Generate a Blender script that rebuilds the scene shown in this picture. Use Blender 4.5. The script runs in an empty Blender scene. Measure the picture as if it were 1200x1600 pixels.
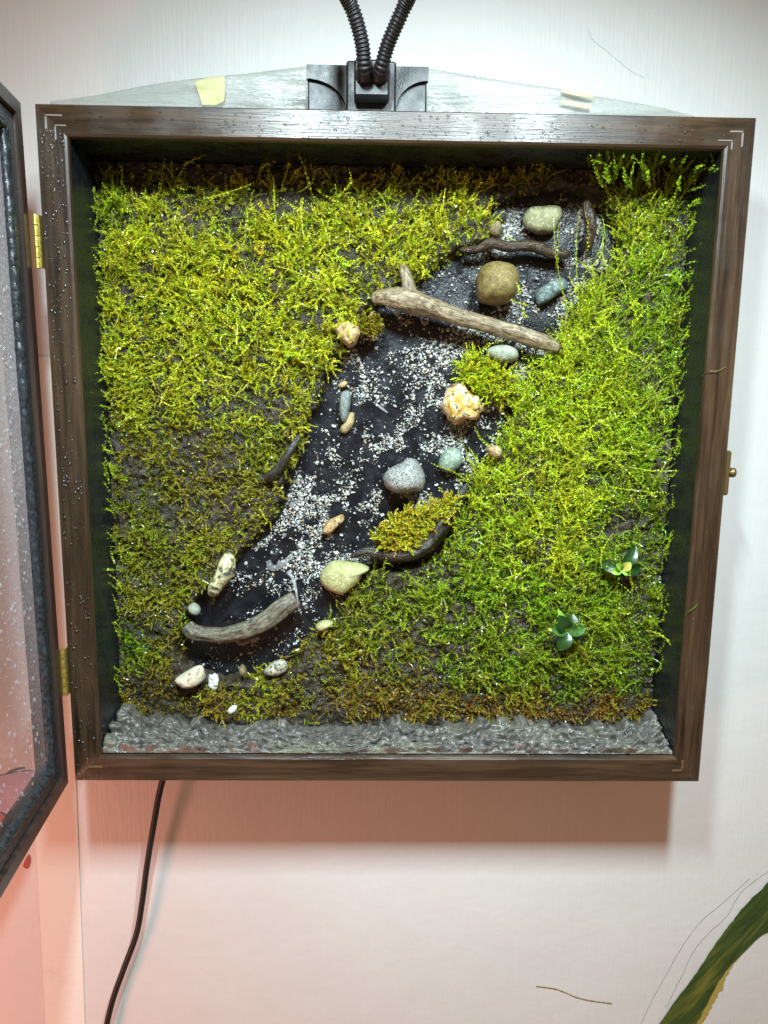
import bpy, math, random
import numpy as np
from mathutils import Vector, Matrix

random.seed(7)
rng = np.random.default_rng(7)
S = bpy.context.scene
COL = S.collection

# ------------------------------------------------------------------ camera
F_PX = 1150.0                                   # focal length in pixels of the 1200x1600 photograph
CAM = np.array([-0.0107, -0.3279, 0.0344])
PITCH, YAW, ROLL = -0.1610, 0.0197, 0.0121
cp, sp, cy, sy = math.cos(PITCH), math.sin(PITCH), math.cos(YAW), math.sin(YAW)
FW = np.array([sy * cp, cy * cp, sp])
_rt = np.array([cy, -sy, 0.0])
_up = np.cross(_rt, FW)
RT = _rt * math.cos(ROLL) + _up * math.sin(ROLL)
UP = _up * math.cos(ROLL) - _rt * math.sin(ROLL)
cam_d = bpy.data.cameras.new("camera")
cam = bpy.data.objects.new("camera", cam_d)
COL.objects.link(cam)
M = Matrix(((RT[0], UP[0], -FW[0], CAM[0]), (RT[1], UP[1], -FW[1], CAM[1]), (RT[2], UP[2], -FW[2], CAM[2]), (0, 0, 0, 1)))
cam.matrix_world = M
cam_d.sensor_fit = 'VERTICAL'
cam_d.sensor_height = 24.0
cam_d.sensor_width = 18.0
cam_d.lens = F_PX / 1600.0 * 24.0
cam_d.clip_start = 0.005
cam_d.clip_end = 20.0
S.camera = cam

# ------------------------------------------------------------------ light
W = bpy.data.worlds.new("World")
S.world = W
W.use_nodes = True
W.node_tree.nodes["Background"].inputs[0].default_value = (1.0, 0.61, 0.36, 1)     # warm room light
W.node_tree.nodes["Background"].inputs[1].default_value = 0.30


def area(name, loc, target, sx, sy_, power, color, spread=180):
    d = bpy.data.lights.new(name, 'AREA')
    d.shape = 'RECTANGLE'
    d.size, d.size_y, d.energy, d.color = sx, sy_, power, color
    d.spread = math.radians(spread)
    o = bpy.data.objects.new(name, d)
    COL.objects.link(o)
    o.location = loc
    o.rotation_euler = (Vector(target) - Vector(loc)).to_track_quat('-Z', 'Y').to_euler()
    return o


LED = (0.78, 0.95, 1.0)
area("lamp_head_light", (-0.055, -0.29, 0.282), (-0.045, 0.03, -0.15), 0.025, 0.07, 1.16, LED, 104)
area("lamp_head_light", (0.09, -0.285, 0.275), (0.08, 0.03, -0.15), 0.025, 0.07, 1.32, LED, 101)
area("pink_room_lamp", (-0.40, -0.25, -0.40), (-0.18, 0.05, -0.22), 0.12, 0.12, 1.40, (1.0, 0.34, 0.26))

S.view_settings.view_transform = 'Standard'
S.view_settings.look = 'None'
S.view_settings.exposure = 0.0
S.view_settings.gamma = 1.0
S.render.engine = 'CYCLES'
S.cycles.max_bounces = 8
S.cycles.transparent_max_bounces = 16
S.cycles.caustics_reflective = False
S.cycles.caustics_refractive = False
S.cycles.sample_clamp_indirect = 4.0


# ------------------------------------------------------------------ helpers
def ray(px, py):
    return FW + RT * ((px - 600.0) / F_PX) - UP * ((py - 800.0) / F_PX)


def at(px, py, Y):
    """World point at depth Y seen at pixel (px, py) of the photograph."""
    d = ray(px, py)
    return CAM + d * ((Y - CAM[1]) / d[1])


def to_px(P):
    d = P - CAM
    z = d @ FW
    return np.stack([600 + F_PX * (d @ RT) / z, 800 - F_PX * (d @ UP) / z], -1)


WL = {}


def _link(o, parent, loc):
    COL.objects.link(o)
    o.location = loc
    WL[o.name] = np.array(loc, float)
    if parent is not None:
        o.parent = parent
        o.matrix_parent_inverse = Matrix.Translation(-Vector(WL[parent.name]))
    return o


def tag(o, label=None, cat=None, group=None, kind=None):
    for k, v in (('label', label), ('category', cat), ('group', group), ('kind', kind)):
        if v:
            o[k] = v
    return o


def empty(name, loc):
    o = bpy.data.objects.new(name, None)
    o.empty_display_size = 0.01
    return _link(o, None, loc)


def mesh(name, V, Fc, mat, parent=None, smooth=False, center=True, loc=None):
    """One mesh object from world-space vertices; origin set to its middle."""
    V = np.asarray(V, float)
    c = (V.min(0) + V.max(0)) / 2 if loc is None else np.array(loc, float)
    if not center:
        c = np.zeros(3)
    me = bpy.data.meshes.new(name)
    me.from_pydata((V - c).tolist(), [], [tuple(int(i) for i in f) for f in Fc])
    me.update()
    if smooth:
        me.polygons.foreach_set('use_smooth', [True] * len(me.polygons))
    me.materials.append(mat)
    return _link(bpy.data.objects.new(name, me), parent, c)


def big_mesh(name, V, Q, mat, parent=None, colors=None, smooth=False):
    """Large mesh from numpy arrays: Q is an (n,4) or (n,3) index array."""
    V = np.asarray(V, np.float32)
    Q = np.asarray(Q, np.int32)
    k = Q.shape[1]
    me = bpy.data.meshes.new(name)
    me.vertices.add(len(V))
    me.vertices.foreach_set('co', V.ravel())
    me.loops.add(Q.size)
    me.loops.foreach_set('vertex_index', Q.ravel())
    me.polygons.add(len(Q))
    me.polygons.foreach_set('loop_start', np.arange(0, Q.size, k, dtype=np.int32))
    me.polygons.foreach_set('loop_total', np.full(len(Q), k, np.int32))
    if smooth:
        me.polygons.foreach_set('use_smooth', np.ones(len(Q), bool))
    me.update(calc_edges=True)
    if colors is not None:
        a = me.color_attributes.new('Col', 'FLOAT_COLOR', 'POINT')
        c4 = np.ones((len(V), 4), np.float32)
        c4[:, :3] = colors
        a.data.foreach_set('color', c4.ravel())
    me.materials.append(mat)
    return _link(bpy.data.objects.new(name, me), parent, (0, 0, 0))


class MB:
    """Collects boxes, prisms and tubes into one mesh."""

    def __init__(self):
        self.V, self.F = [], []

    def add(self, V, Fc):
        b = len(self.V)
        self.V += [tuple(map(float, v)) for v in V]
        self.F += [tuple(int(i) + b for i in f) for f in Fc]
        return self

    def box(self, a, b, ch=0.0):
        (x0, y0, z0), (x1, y1, z1) = a, b
        if ch <= 0:
            V = [(x, y, z) for x in (x0, x1) for y in (y0, y1) for z in (z0, z1)]
            Fc = [(0, 1, 3, 2), (4, 6, 7, 5), (0, 4, 5, 1), (2, 3, 7, 6), (0, 2, 6, 4), (1, 5, 7, 3)]
            return self.add(V, Fc)
        # chamfered box
        import itertools
        V = []
        idx = {}
        for s in itertools.product((0, 1), repeat=3):
            c = [(a[i], b[i])[s[i]] for i in range(3)]
            g = [ch if s[i] == 0 else -ch for i in range(3)]
            for ax in range(3):
                p = [c[i] + (g[i] if i != ax else 0) for i in range(3)]
                idx[(s, ax)] = len(V)
                V.append(p)
        Fc = []
        for ax in range(3):
            o1, o2 = [i for i in range(3) if i != ax]
            for sgn in (0, 1):
                q = []
                for u, v in ((0, 0), (1, 0), (1, 1), (0, 1)):
                    s = [0, 0, 0]
                    s[ax], s[o1], s[o2] = sgn, u, v
                    q.append(idx[(tuple(s), ax)])
                Fc.append(q)
            for u, v in itertools.product((0, 1), repeat=2):       # edges along ax
                s0 = [0, 0, 0]
                s0[o1], s0[o2] = u, v
                s1 = list(s0)
                s1[ax] = 1
                Fc.append([idx[(tuple(s0), o1)], idx[(tuple(s0), o2)], idx[(tuple(s1), o2)], idx[(tuple(s1), o1)]])
        for s in itertools.product((0, 1), repeat=3):
            Fc.append([idx[(s, 0)], idx[(s, 1)], idx[(s, 2)]])
        return self.add(V, Fc)

    def tube(self, P, r, n=12, cap=True):
        V, Fc = sweep(np.asarray(P, float), r, n, cap)
        return self.add(V, Fc)

    def build(self, name, mat, parent=None, smooth=False):
        o = mesh(name, self.V, self.F, mat, parent, smooth)
        import bmesh
        bm = bmesh.new()
        bm.from_mesh(o.data)
        bmesh.ops.recalc_face_normals(bm, faces=bm.faces)
        bm.to_mesh(o.data)
        bm.free()
        if smooth:
            o.data.polygons.foreach_set('use_smooth', [True] * len(o.data.polygons))
        return o


def catmull(P, n, closed=False):
    P = np.asarray(P, float)
    m = len(P)
    if closed:
        t = np.linspace(0, m, n, endpoint=False)
        i = np.floor(t).astype(int)
        u = (t - i)[:, None]
        p0, p1, p2, p3 = P[(i - 1) % m], P[i % m], P[(i + 1) % m], P[(i + 2) % m]
    else:
        t = np.linspace(0, m - 1, n)
        i = np.minimum(np.floor(t).astype(int), m - 2)
        u = (t - i)[:, None]
        E = np.vstack([2 * P[0] - P[1], P, 2 * P[-1] - P[-2]])
        p0, p1, p2, p3 = E[i], E[i + 1], E[i + 2], E[i + 3]
    return 0.5 * (2 * p1 + (p2 - p0) * u + (2 * p0 - 5 * p1 + 4 * p2 - p3) * u ** 2 + (3 * p1 - p0 - 3 * p2 + p3) * u ** 3)


def frames(P):
    T = np.gradient(P, axis=0)
    T /= np.linalg.norm(T, axis=1)[:, None] + 1e-12
    a = np.array([0, 1.0, 0]) if abs(T[0][1]) < 0.9 else np.array([1.0, 0, 0])
    A = np.zeros_like(P)
    v = a
    for k in range(len(P)):
        v = v - T[k] * (v @ T[k])
        v = v / np.linalg.norm(v)
        A[k] = v
    return T, A, np.cross(T, A)


def sweep(P, r, n=12, cap=True, shape=None):
    m = len(P)
    r = np.broadcast_to(np.asarray(r, float), (m,))
    T, A, B = frames(P)
    th = np.linspace(0, 2 * math.pi, n, endpoint=False)
    ring = np.cos(th)[None, :, None] * A[:, None, :] + np.sin(th)[None, :, None] * B[:, None, :]
    R_ = np.repeat(r[:, None], n, 1)
    if shape is not None:
        R_ = R_ * shape
    V = (P[:, None, :] + ring * R_[..., None]).reshape(-1, 3)
    Fc = []
    for i in range(m - 1):
        for j in range(n):
            k = (j + 1) % n
            Fc.append((i * n + j, i * n + k, (i + 1) * n + k, (i + 1) * n + j))
    if cap:
        Fc.append(tuple(range(n))[::-1])
        Fc.append(tuple((m - 1) * n + j for j in range(n)))
    return V, Fc


# --- vectorised value noise
def _hash(ix, iy, iz, seed):
    h = (ix.astype(np.int64) * 374761393 + iy.astype(np.int64) * 668265263 + iz.astype(np.int64) * 2147483647 + seed * 974634533) & 0xffffffff
    h = ((h ^ (h >> 13)) * 1274126177) & 0xffffffff
    h = ((h ^ (h >> 16)) * 2246822519) & 0xffffffff
    return ((h ^ (h >> 15)) & 0xffffff) / float(0xffffff)


def vnoise(P, seed=0):
    P = np.asarray(P, float)
    i = np.floor(P)
    f = P - i
    f = f * f * f * (f * (f * 6 - 15) + 10)
    i = i.astype(np.int64)
    out = 0
    for dx in (0, 1):
        for dy in (0, 1):
            for dz in (0, 1):
                w = (f[..., 0] if dx else 1 - f[..., 0]) * (f[..., 1] if dy else 1 - f[..., 1]) * (f[..., 2] if dz else 1 - f[..., 2])
                out = out + w * _hash(i[..., 0] + dx, i[..., 1] + dy, i[..., 2] + dz, seed)
    return out * 2 - 1


def fbm(P, octv=4, seed=0, lac=2.03, gain=0.5):
    s, a, tot = 0, 1.0, 0
    P = np.asarray(P, float)
    for o in range(octv):
        s = s + a * vnoise(P * lac ** o + 17.3 * o, seed + o)
        tot += a
        a *= gain
    return s / tot


def smooth01(x):
    x = np.clip(x, 0, 1)
    return x * x * (3 - 2 * x)


def poly_sdf(P, poly):
    """Signed distance (negative inside) of 2-D points to a polygon."""
    poly = np.asarray(poly, float)
    d = np.full(len(P), 1e9)
    ins = np.zeros(len(P), bool)
    n = len(poly)
    for i in range(n):
        a, b = poly[i], poly[(i + 1) % n]
        e = b - a
        w = P - a
        t = np.clip((w @ e) / (e @ e), 0, 1)
        d = np.minimum(d, np.linalg.norm(w - t[:, None] * e, axis=1))
        c = ((a[1] > P[:, 1]) != (b[1] > P[:, 1]))
        with np.errstate(divide='ignore', invalid='ignore'):
            xi = (b[0] - a[0]) * (P[:, 1] - a[1]) / (b[1] - a[1] + 1e-30) + a[0]
        ins ^= c & (P[:, 0] < xi)
    return np.where(ins, -d, d)


# ------------------------------------------------------------------ materials
class NT:
    def __init__(self, name):
        self.m = bpy.data.materials.new(name)
        self.m.use_nodes = True
        self.t = self.m.node_tree
        self.b = self.t.nodes['Principled BSDF']
        self.out = self.t.nodes['Material Output']

    def n(self, typ, **kw):
        x = self.t.nodes.new(typ)
        for k, v in kw.items():
            if k.startswith('i_'):
                key = k[2:]
                key = int(key) if key.isdigit() else key.replace('_', ' ')
                x.inputs[key].default_value = v
            else:
                setattr(x, k, v)
        return x

    def l(self, a, b):
        self.t.links.new(a, b)

    def coord(self, scale=(1, 1, 1), kind='Object'):
        c = self.n('ShaderNodeTexCoord')
        m = self.n('ShaderNodeMapping')
        m.inputs['Scale'].default_value = scale
        self.l(c.outputs[kind], m.inputs['Vector'])
        return m.outputs['Vector']

    def noise(self, vec, scale, detail=4, rough=0.55, dist=0.0):
        x = self.n('ShaderNodeTexNoise')
        x.inputs['Scale'].default_value = scale
        x.inputs['Detail'].default_value = detail
        x.inputs['Roughness'].default_value = rough
        x.inputs['Distortion'].default_value = dist
        self.l(vec, x.inputs['Vector'])
        return x.outputs['Fac']

    def ramp(self, fac, stops):
        r = self.n('ShaderNodeValToRGB')
        el = r.color_ramp.elements
        while len(el) < len(stops):
            el.new(0.5)
        for e, (p, c) in zip(el, stops):
            e.position = p
            e.color = (*c, 1) if len(c) == 3 else c
        self.l(fac, r.inputs['Fac'])
        return r.outputs['Color']

    def mix(self, fac, a, b, blend='MIX'):
        x = self.n('ShaderNodeMix', data_type='RGBA', blend_type=blend)
        for s, v in ((x.inputs[0], fac), (x.inputs[6], a), (x.inputs[7], b)):
            if hasattr(v, 'links'):
                self.l(v, s)
            elif isinstance(v, (int, float)):
                s.default_value = v
            else:
                s.default_value = (*v, 1)
        return x.outputs[2]

    def math(self, op, a, b=None, clamp=False):
        x = self.n('ShaderNodeMath', operation=op, use_clamp=clamp)
        for s, v in ((x.inputs[0], a), (x.inputs[1], b)):
            if v is None:
                continue
            if hasattr(v, 'links'):
                self.l(v, s)
            else:
                s.default_value = v
        return x.outputs[0]

    def bump(self, h, strength, dist=0.001, normal=None):
        x = self.n('ShaderNodeBump')
        x.inputs['Strength'].default_value = strength
        x.inputs['Distance'].default_value = dist
        self.l(h, x.inputs['Height'])
        if normal is not None:
            self.l(normal, x.inputs['Normal'])
        return x.outputs['Normal']

    def set(self, **kw):
        for k, v in kw.items():
            s = self.b.inputs[k.replace('_', ' ')]
            if hasattr(v, 'links'):
                self.l(v, s)
            elif isinstance(v, tuple) and len(v) == 3 and s.type == 'RGBA':
                s.default_value = (*v, 1)
            else:
                s.default_value = v
        return self


def plain(name, col, rough=0.5, metal=0.0, spec=0.5, **kw):
    t = NT(name)
    t.set(Base_Color=col, Roughness=rough, Metallic=metal, Specular_IOR_Level=spec, **kw)
    return t.m


def wall_material(name, base, stain):
    t = NT(name)
    v = t.coord((1, 1, 1))
    strokes = t.noise(t.coord((620, 620, 22)), 1.0, 5, 0.65)
    fine = t.noise(t.coord((1500, 1500, 60)), 1.0, 3, 0.6)
    lumps = t.noise(v, 26, 4, 0.6)
    big = t.noise(v, 5, 4, 0.6)
    m = t.n('ShaderNodeMix', data_type='RGBA', blend_type='MULTIPLY')
    m.inputs[0].default_value = 1.0
    t.l(t.mix(t.ramp(big, [(0.42, (0, 0, 0)), (0.72, (1, 1, 1))]), base, stain), m.inputs[6])
    t.l(t.ramp(strokes, [(0.32, (0.988, 0.988, 0.985)), (0.66, (1, 1, 1))]), m.inputs[7])
    h = t.math('ADD', t.math('MULTIPLY', strokes, 0.45), t.math('ADD', t.math('MULTIPLY', lumps, 2.6), t.math('MULTIPLY', fine, 0.35)))
    fleck = t.noise(v, 75, 2, 0.4)
    scuff = t.noise(t.coord((40, 40, 160)), 1.0, 2, 0.5, 1.0)
    base2 = t.mix(t.ramp(fleck, [(0.80, (0, 0, 0)), (0.83, (0.5, 0.5, 0.5))]), m.outputs[2], (0.30, 0.28, 0.25))
    base2 = t.mix(t.ramp(scuff, [(0.74, (0, 0, 0)), (0.80, (0.35, 0.35, 0.35))]), base2, (0.48, 0.46, 0.42))
    t.set(Base_Color=base2, Roughness=0.42, Specular_IOR_Level=0.35, Normal=t.bump(h, 0.6, 0.0005))
    return t.m


M_wall = wall_material('wall_paint', (0.585, 0.59, 0.58), (0.54, 0.545, 0.53))


def wood_material(name, along):
    t = NT(name)
    sc = (14, 260, 260) if along == 'x' else (260, 260, 14)
    v = t.coord(sc)
    g1 = t.noise(v, 1.0, 6, 0.62, 0.6)
    sc2 = (60, 1400, 1400) if along == 'x' else (1400, 1400, 60)
    g2 = t.noise(t.coord(sc2), 1.0, 3, 0.6)
    sc3 = (6, 70, 70) if along == 'x' else (70, 70, 6)
    g3 = t.noise(t.coord(sc3), 1.0, 3, 0.5, 1.2)
    col = t.ramp(g1, [(0.30, (0.012, 0.007, 0.0035)), (0.45, (0.034, 0.020, 0.011)), (0.58, (0.058, 0.035, 0.019)), (0.74, (0.090, 0.057, 0.032))])
    m = t.mix(0.55, col, t.ramp(g3, [(0.3, (0.35, 0.33, 0.30)), (0.7, (1.25, 1.2, 1.15))]), 'MULTIPLY')
    m = t.mix(0.7, m, t.ramp(g2, [(0.3, (0.65, 0.64, 0.62)), (0.6, (1.08, 1.08, 1.08))]), 'MULTIPLY')
    wet = t.noise(t.coord((1, 1, 1)), 38, 4, 0.6)
    rough = t.ramp(wet, [(0.35, (0.20,) * 3), (0.65, (0.42,) * 3)])
    t.set(Base_Color=m, Roughness=rough, Specular_IOR_Level=0.5,
          Normal=t.bump(t.math('ADD', g2, g1), 0.35, 0.0003))
    return t.m


M_wood_x = wood_material('walnut_grain_across', 'x')
M_wood_z = wood_material('walnut_grain_up', 'z')


def black_paint(name, sc=1.0, col=(0.009, 0.011, 0.014), col2=(0.022, 0.028, 0.026)):
    t = NT(name)
    v = t.coord((1, 1, 1))
    a = t.noise(v, 90 * sc, 5, 0.65)
    b = t.noise(t.coord((700, 700, 260)), 1.0, 3, 0.6)
    c = t.noise(v, 900, 3, 0.6)
    t.set(Base_Color=t.mix(t.ramp(a, [(0.4, (0, 0, 0)), (0.75, (1, 1, 1))]), col, col2),
          Roughness=t.ramp(a, [(0.3, (0.16,) * 3), (0.7, (0.42,) * 3)]), Specular_IOR_Level=0.38,
          Normal=t.bump(t.math('ADD', t.math('ADD', b, c), a), 0.5, 0.0004))
    return t.m


M_lining = black_paint('black_lining')
M_bed = black_paint('black_bed', 1.6, (0.005, 0.006, 0.008), (0.015, 0.018, 0.023))
M_plastic = plain('black_plastic', (0.018, 0.019, 0.021), 0.38)
M_rubber = plain('black_cable', (0.010, 0.009, 0.009), 0.5, 0, 0.3)


def brass_material():
    t = NT('brass')
    v = t.coord()
    n_ = t.noise(v, 700, 4, 0.6)
    t.set(Base_Color=t.ramp(n_, [(0.3, (0.42, 0.32, 0.05)), (0.7, (0.86, 0.72, 0.22))]), Metallic=0.85, Roughness=0.35, Normal=t.bump(n_, 0.4, 0.0003))
    return t.m


M_brass = brass_material()
M_old_brass = plain('aged_brass', (0.20, 0.14, 0.05), 0.42, 0.8)
M_steel = plain('bright_steel', (0.62, 0.62, 0.62), 0.30, 0.9)


def water_material():
    """Thin clear drop: fresnel gloss over a see-through body."""
    t = NT('water_droplet')
    tr = t.n('ShaderNodeBsdfTransparent')
    tr.inputs[0].default_value = (0.96, 0.97, 0.98, 1)
    gl = t.n('ShaderNodeBsdfGlossy')
    gl.inputs['Roughness'].default_value = 0.22
    fr = t.n('ShaderNodeFresnel')
    fr.inputs[0].default_value = 1.5
    ms = t.n('ShaderNodeMixShader')
    t.l(t.math('ADD', fr.outputs[0], 0.10), ms.inputs[0])
    t.l(tr.outputs[0], ms.inputs[1])
    t.l(gl.outputs[0], ms.inputs[2])
    t.l(ms.outputs[0], t.out.inputs['Surface'])
    return t.m


M_water = water_material()

# ------------------------------------------------------------------ wall
H = 0.15            # half outer size of the box
MW = 0.0130         # width of the frame rail
INN = H - MW        # half inner opening
YW = 0.050          # the wall

g = MB()
g.box((-1.2, YW, -1.2), (1.2, YW + 0.05, 1.2))
wall = g.build('wall', M_wall)
tag(wall, kind='structure')

# pale strip of trim low on the wall, its top end behind the box
t = NT('trim_light_mix')
v = t.coord()
a = t.noise(t.coord((200, 200, 500)), 1.0, 4, 0.6)
st = t.noise(v, 30, 5, 0.7)
t.set(Base_Color=t.mix(t.ramp(st, [(0.55, (0, 0, 0)), (0.8, (1, 1, 1))]), (0.66, 0.68, 0.63), (0.58, 0.57, 0.50)), Roughness=0.5, Normal=t.bump(a, 0.4, 0.0004))  # the strip's different, less pink light is put into this base colour
M_trim = t.m
g = MB()
q = [at(70, 1345, YW - .0005), at(133, 1230, YW - .0005), at(133, 1640, YW - .0005), at(72, 1640, YW - .0005)]
xa, xb = q[0][0], q[1][0]
Vt = [(xa, YW - .0005, 0.05), (xb, YW - .0005, 0.05), (q[2][0], YW - .0005, q[2][2] - .02), (q[3][0], YW - .0005, q[3][2] - .02)]
Vb = [(x, YW - .0002, z) for x, _, z in Vt]
g.add(Vt + Vb, [(0, 3, 2, 1), (0, 1, 5, 4), (1, 2, 6, 5), (2, 3, 7, 6), (3, 0, 4, 7)])
trim = g.build('wall_trim', M_trim)
tag(trim, kind='structure')

# ------------------------------------------------------------------ the box
box = empty('display_box', (0, 0.025, -H))
tag(box, 'square walnut brown shadow box planted with moss, mounted on the wall', 'display box')

# rail cross-section (m inwards from the outer edge, Y): slim chamfers, small inner lip
PROF = [(0.0006, 0.0), (MW - 0.0016, 0.0), (MW - 0.0006, 0.0006), (MW, 0.0016), (MW, 0.0022), (MW - 0.0024, 0.0022), (MW - 0.0024, 0.0085), (0.0, 0.0085), (0.0, 0.0008)]


def rail(side):
    V = []
    for e in (-1, 1):
        for m_, y in PROF:
            a_ = H - m_
            p = {'top': (e * a_, y, a_), 'bottom': (e * a_, y, -a_), 'left': (-a_, y, e * a_), 'right': (a_, y, e * a_)}[side]
            V.append(p)
    n = len(PROF)
    Fc = [(i, (i + 1) % n, n + (i + 1) % n, n + i) for i in range(n)] + [tuple(range(n)), tuple(range(n, 2 * n))]
    b = MB().add(V, Fc)
    return b.build('frame_rail', M_wood_x if side in ('top', 'bottom') else M_wood_z, box)


for s_ in ('top', 'bottom', 'left', 'right'):
    rail(s_)
# side panels behind the frame, wood outside, black lining inside
T_ = 0.010
y0, y1 = 0.0088, YW - 0.0004
for nm, a_, b_, mt in (('top', (-H + .001, y0, INN + .0016), (H - .001, y1, H - .001), M_wood_x), ('bottom', (-H + .001, y0, -H + .001), (H - .001, y1, -INN - .0016), M_wood_x),
                       ('left', (-H + .001, y0, -INN - .0013), (-INN - .0016, y1, INN + .0013), M_wood_z), ('right', (INN + .0016, y0, -INN - .0013), (H - .001, y1, INN + .0013), M_wood_z)):
    MB().box(a_, b_).build('side_panel', mt, box)
yl0, yl1 = 0.0009, 0.0445
L_ = INN + 0.0012
for a_, b_ in (((-INN - .0003, .0024, INN + .0002), (INN + .0003, yl1, L_)), ((-INN - .0003, .0024, -L_), (INN + .0003, yl1, -INN - .0002)),
               ((-L_, .0024, -INN + .0001), (-INN - .0002, yl1, INN - .0001)), ((INN + .0002, .0024, -INN + .0001), (L_, yl1, INN - .0001))):
    MB().box(a_, b_).build('lining_panel', M_lining, box)

# black back panel = bed of the dry stream, slightly rippled
YB = 0.0405
n_ = 170
xs = np.linspace(-INN - .001, INN + .001, n_)
X, Z = np.meshgrid(xs, xs, indexing='ij')
Pn = np.stack([X, Z, 0 * X], -1)
Y = YB + 0.0007 * fbm(Pn * 60, 4, 3)
ii = np.arange(n_ * n_).reshape(n_, n_)
QG = np.stack([ii[:-1, :-1], ii[1:, :-1], ii[1:, 1:], ii[:-1, 1:]], -1).reshape(-1, 4)
o = big_mesh('back_panel', np.stack([X, Y, Z], -1).reshape(-1, 3), QG, M_bed, box, smooth=True)
o['label'] = 'black painted back showing as the bed of the dry stream'

# L-shaped corner nails, wet and shiny
def ell(px, py, ax, ay, w, mat, y=-0.0004):
    """Small L lying on the frame face: corner at pixel, arms ax to the side and ay down (pixels)."""
    c, e1, e2 = at(px, py, 0), at(px + ax, py + abs(ax) * 0.02, 0), at(px, py + ay, 0)
    b = MB()
    s1 = 1 if ax > 0 else -1
    s2 = -1 if ay > 0 else 1
    b.box((min(c[0], e1[0]), y, c[2] - w / 2), (max(c[0], e1[0]), 0.0006, c[2] + w / 2), w * 0.2)
    zz = sorted([c[2] + s2 * w * 0.55, e2[2]])
    b.box((c[0] - w / 2, y + .00003, zz[0]), (c[0] + w / 2, 0.0006, zz[1]), w * 0.2)
    b.build('corner_nail', mat, box)


ell(71, 180, 26, 22, .0008, M_steel)
ell(86, 196, 17, 22, .0006, M_steel)
ell(1161, 206, -20, 24, .0008, M_steel)
ell(1144, 220, -22, 14, .0006, M_steel)
M_amber = plain('amber_glue', (0.085, 0.042, 0.012), 0.4)
ell(137, 1198, 24, -14, .0012, M_amber)
ell(1066, 1204, -16, -16, .0012, M_amber)

# latch plate and stud on the right side
zl = at(1140, 738, 0.006)[2]
g = MB().box((H + .0000, .0020, zl - .0102), (H + .0030, .0080, zl + .0102), .0007)
lp = g.build('latch_plate', M_old_brass, box)
g = MB().tube(np.array([(H + .0026, .0048, zl), (H + .0040, .0048, zl), (H + .0044, .0048, zl), (H + .0060, .0048, zl), (H + .0065, .0048, zl)]), [.0013, .0013, .0022, .0022, .0015], 14)
g.build('latch_stud', M_old_brass, lp, True)

# ------------------------------------------------------------------ the open glass door
HX, HY = -0.1530, -0.0025
TH = math.radians(5.6)
e_ = np.array([math.sin(TH), -math.cos(TH), 0])
nrm = np.array([math.cos(TH), math.sin(TH), 0])


def DP(u, w, z):
    return np.array([HX - z * 0.0085, HY, 0]) + e_ * u + nrm * w + np.array([0, 0, z])


HD = 0.1495         # half height of the door
DW = 0.299          # door width
RW, RB = 0.0065, 0.0098    # wooden rim, black rebate


def door_rail(side, m0, m1, w0, w1, name, mat, parent, bev=0.0006):
    pr = [(m0, w0), (m0, w1 - bev), (m0 + bev, w1), (m1 - bev, w1), (m1, w1 - bev), (m1, w0)]
    V = []
    for e in (0, 1):
        for m_, w in pr:
            if side == 'hinge':
                V.append(DP(m_, w, (-1, 1)[e] * (HD - m_)))
            elif side == 'free':
                V.append(DP(DW - m_, w, (-1, 1)[e] * (HD - m_)))
            elif side == 'top':
                V.append(DP(m_ if e == 0 else DW - m_, w, HD - m_))
            else:
                V.append(DP(m_ if e == 0 else DW - m_, w, -HD + m_))
    n = len(pr)
    Fc = [(i, (i + 1) % n, n + (i + 1) % n, n + i) for i in range(n)] + [tuple(range(n)), tuple(range(n, 2 * n))]
    return MB().add(V, Fc).build(name, mat, parent)


# the glass pane is the door's own mesh; rails, rebate and seal are its pieces
t = NT('fogged_glass')
v = t.coord((1, 1, 1))
geo = t.n('ShaderNodeNewGeometry')
sep = t.n('ShaderNodeSeparateXYZ')
t.l(geo.outputs['Position'], sep.inputs[0])
hgt = t.math('MULTIPLY_ADD', sep.outputs[2], 5.0)
t.t.nodes[-1].inputs[2].default_value = 0.75
n1 = t.noise(v, 55, 5, 0.6)
vor = t.n('ShaderNodeTexVoronoi')
vor.inputs['Scale'].default_value = 650
t.l(v, vor.inputs['Vector'])
fog = t.math('MULTIPLY', t.math('ADD', hgt, t.math('MULTIPLY', n1, 0.5)), 0.42, True)
yb = t.n('ShaderNodeMapRange')
yb.inputs['From Min'].default_value = -0.065
yb.inputs['From Max'].default_value = -0.018
yb.inputs['To Min'].default_value = 0.55
yb.inputs['To Max'].default_value = 1.9
t.l(sep.outputs[1], yb.inputs['Value'])
fog = t.math('MULTIPLY', fog, yb.outputs[0])
fogc = t.math('MINIMUM', t.math('MAXIMUM', fog, 0.05), 0.88)
fogd = t.math('MULTIPLY', fogc, t.ramp(vor.outputs['Distance'], [(0.15, (1, 1, 1)), (0.5, (0.65, 0.65, 0.65))]))
bmp = t.bump(vor.outputs['Distance'], 0.25, 0.0004)
tr = t.n('ShaderNodeBsdfTransparent')
tr.inputs[0].default_value = (0.84, 0.91, 0.96, 1)
gl = t.n('ShaderNodeBsdfGlossy')
gl.inputs['Roughness'].default_value = 0.06
gl.inputs['Color'].default_value = (0.9, 0.95, 1, 1)
fr = t.n('ShaderNodeFresnel')
fr.inputs[0].default_value = 1.45
mx = t.n('ShaderNodeMixShader')
t.l(fr.outputs[0], mx.inputs[0])
t.l(tr.outputs[0], mx.inputs[1])
t.l(gl.outputs[0], mx.inputs[2])
df = t.n('ShaderNodeBsdfDiffuse')
df.inputs[0].default_value = (0.72, 0.82, 0.95, 1)
tl = t.n('ShaderNodeBsdfTranslucent')
tl.inputs[0].default_value = (0.8, 0.82, 0.85, 1)
t.l(bmp, df.inputs['Normal'])
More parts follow.
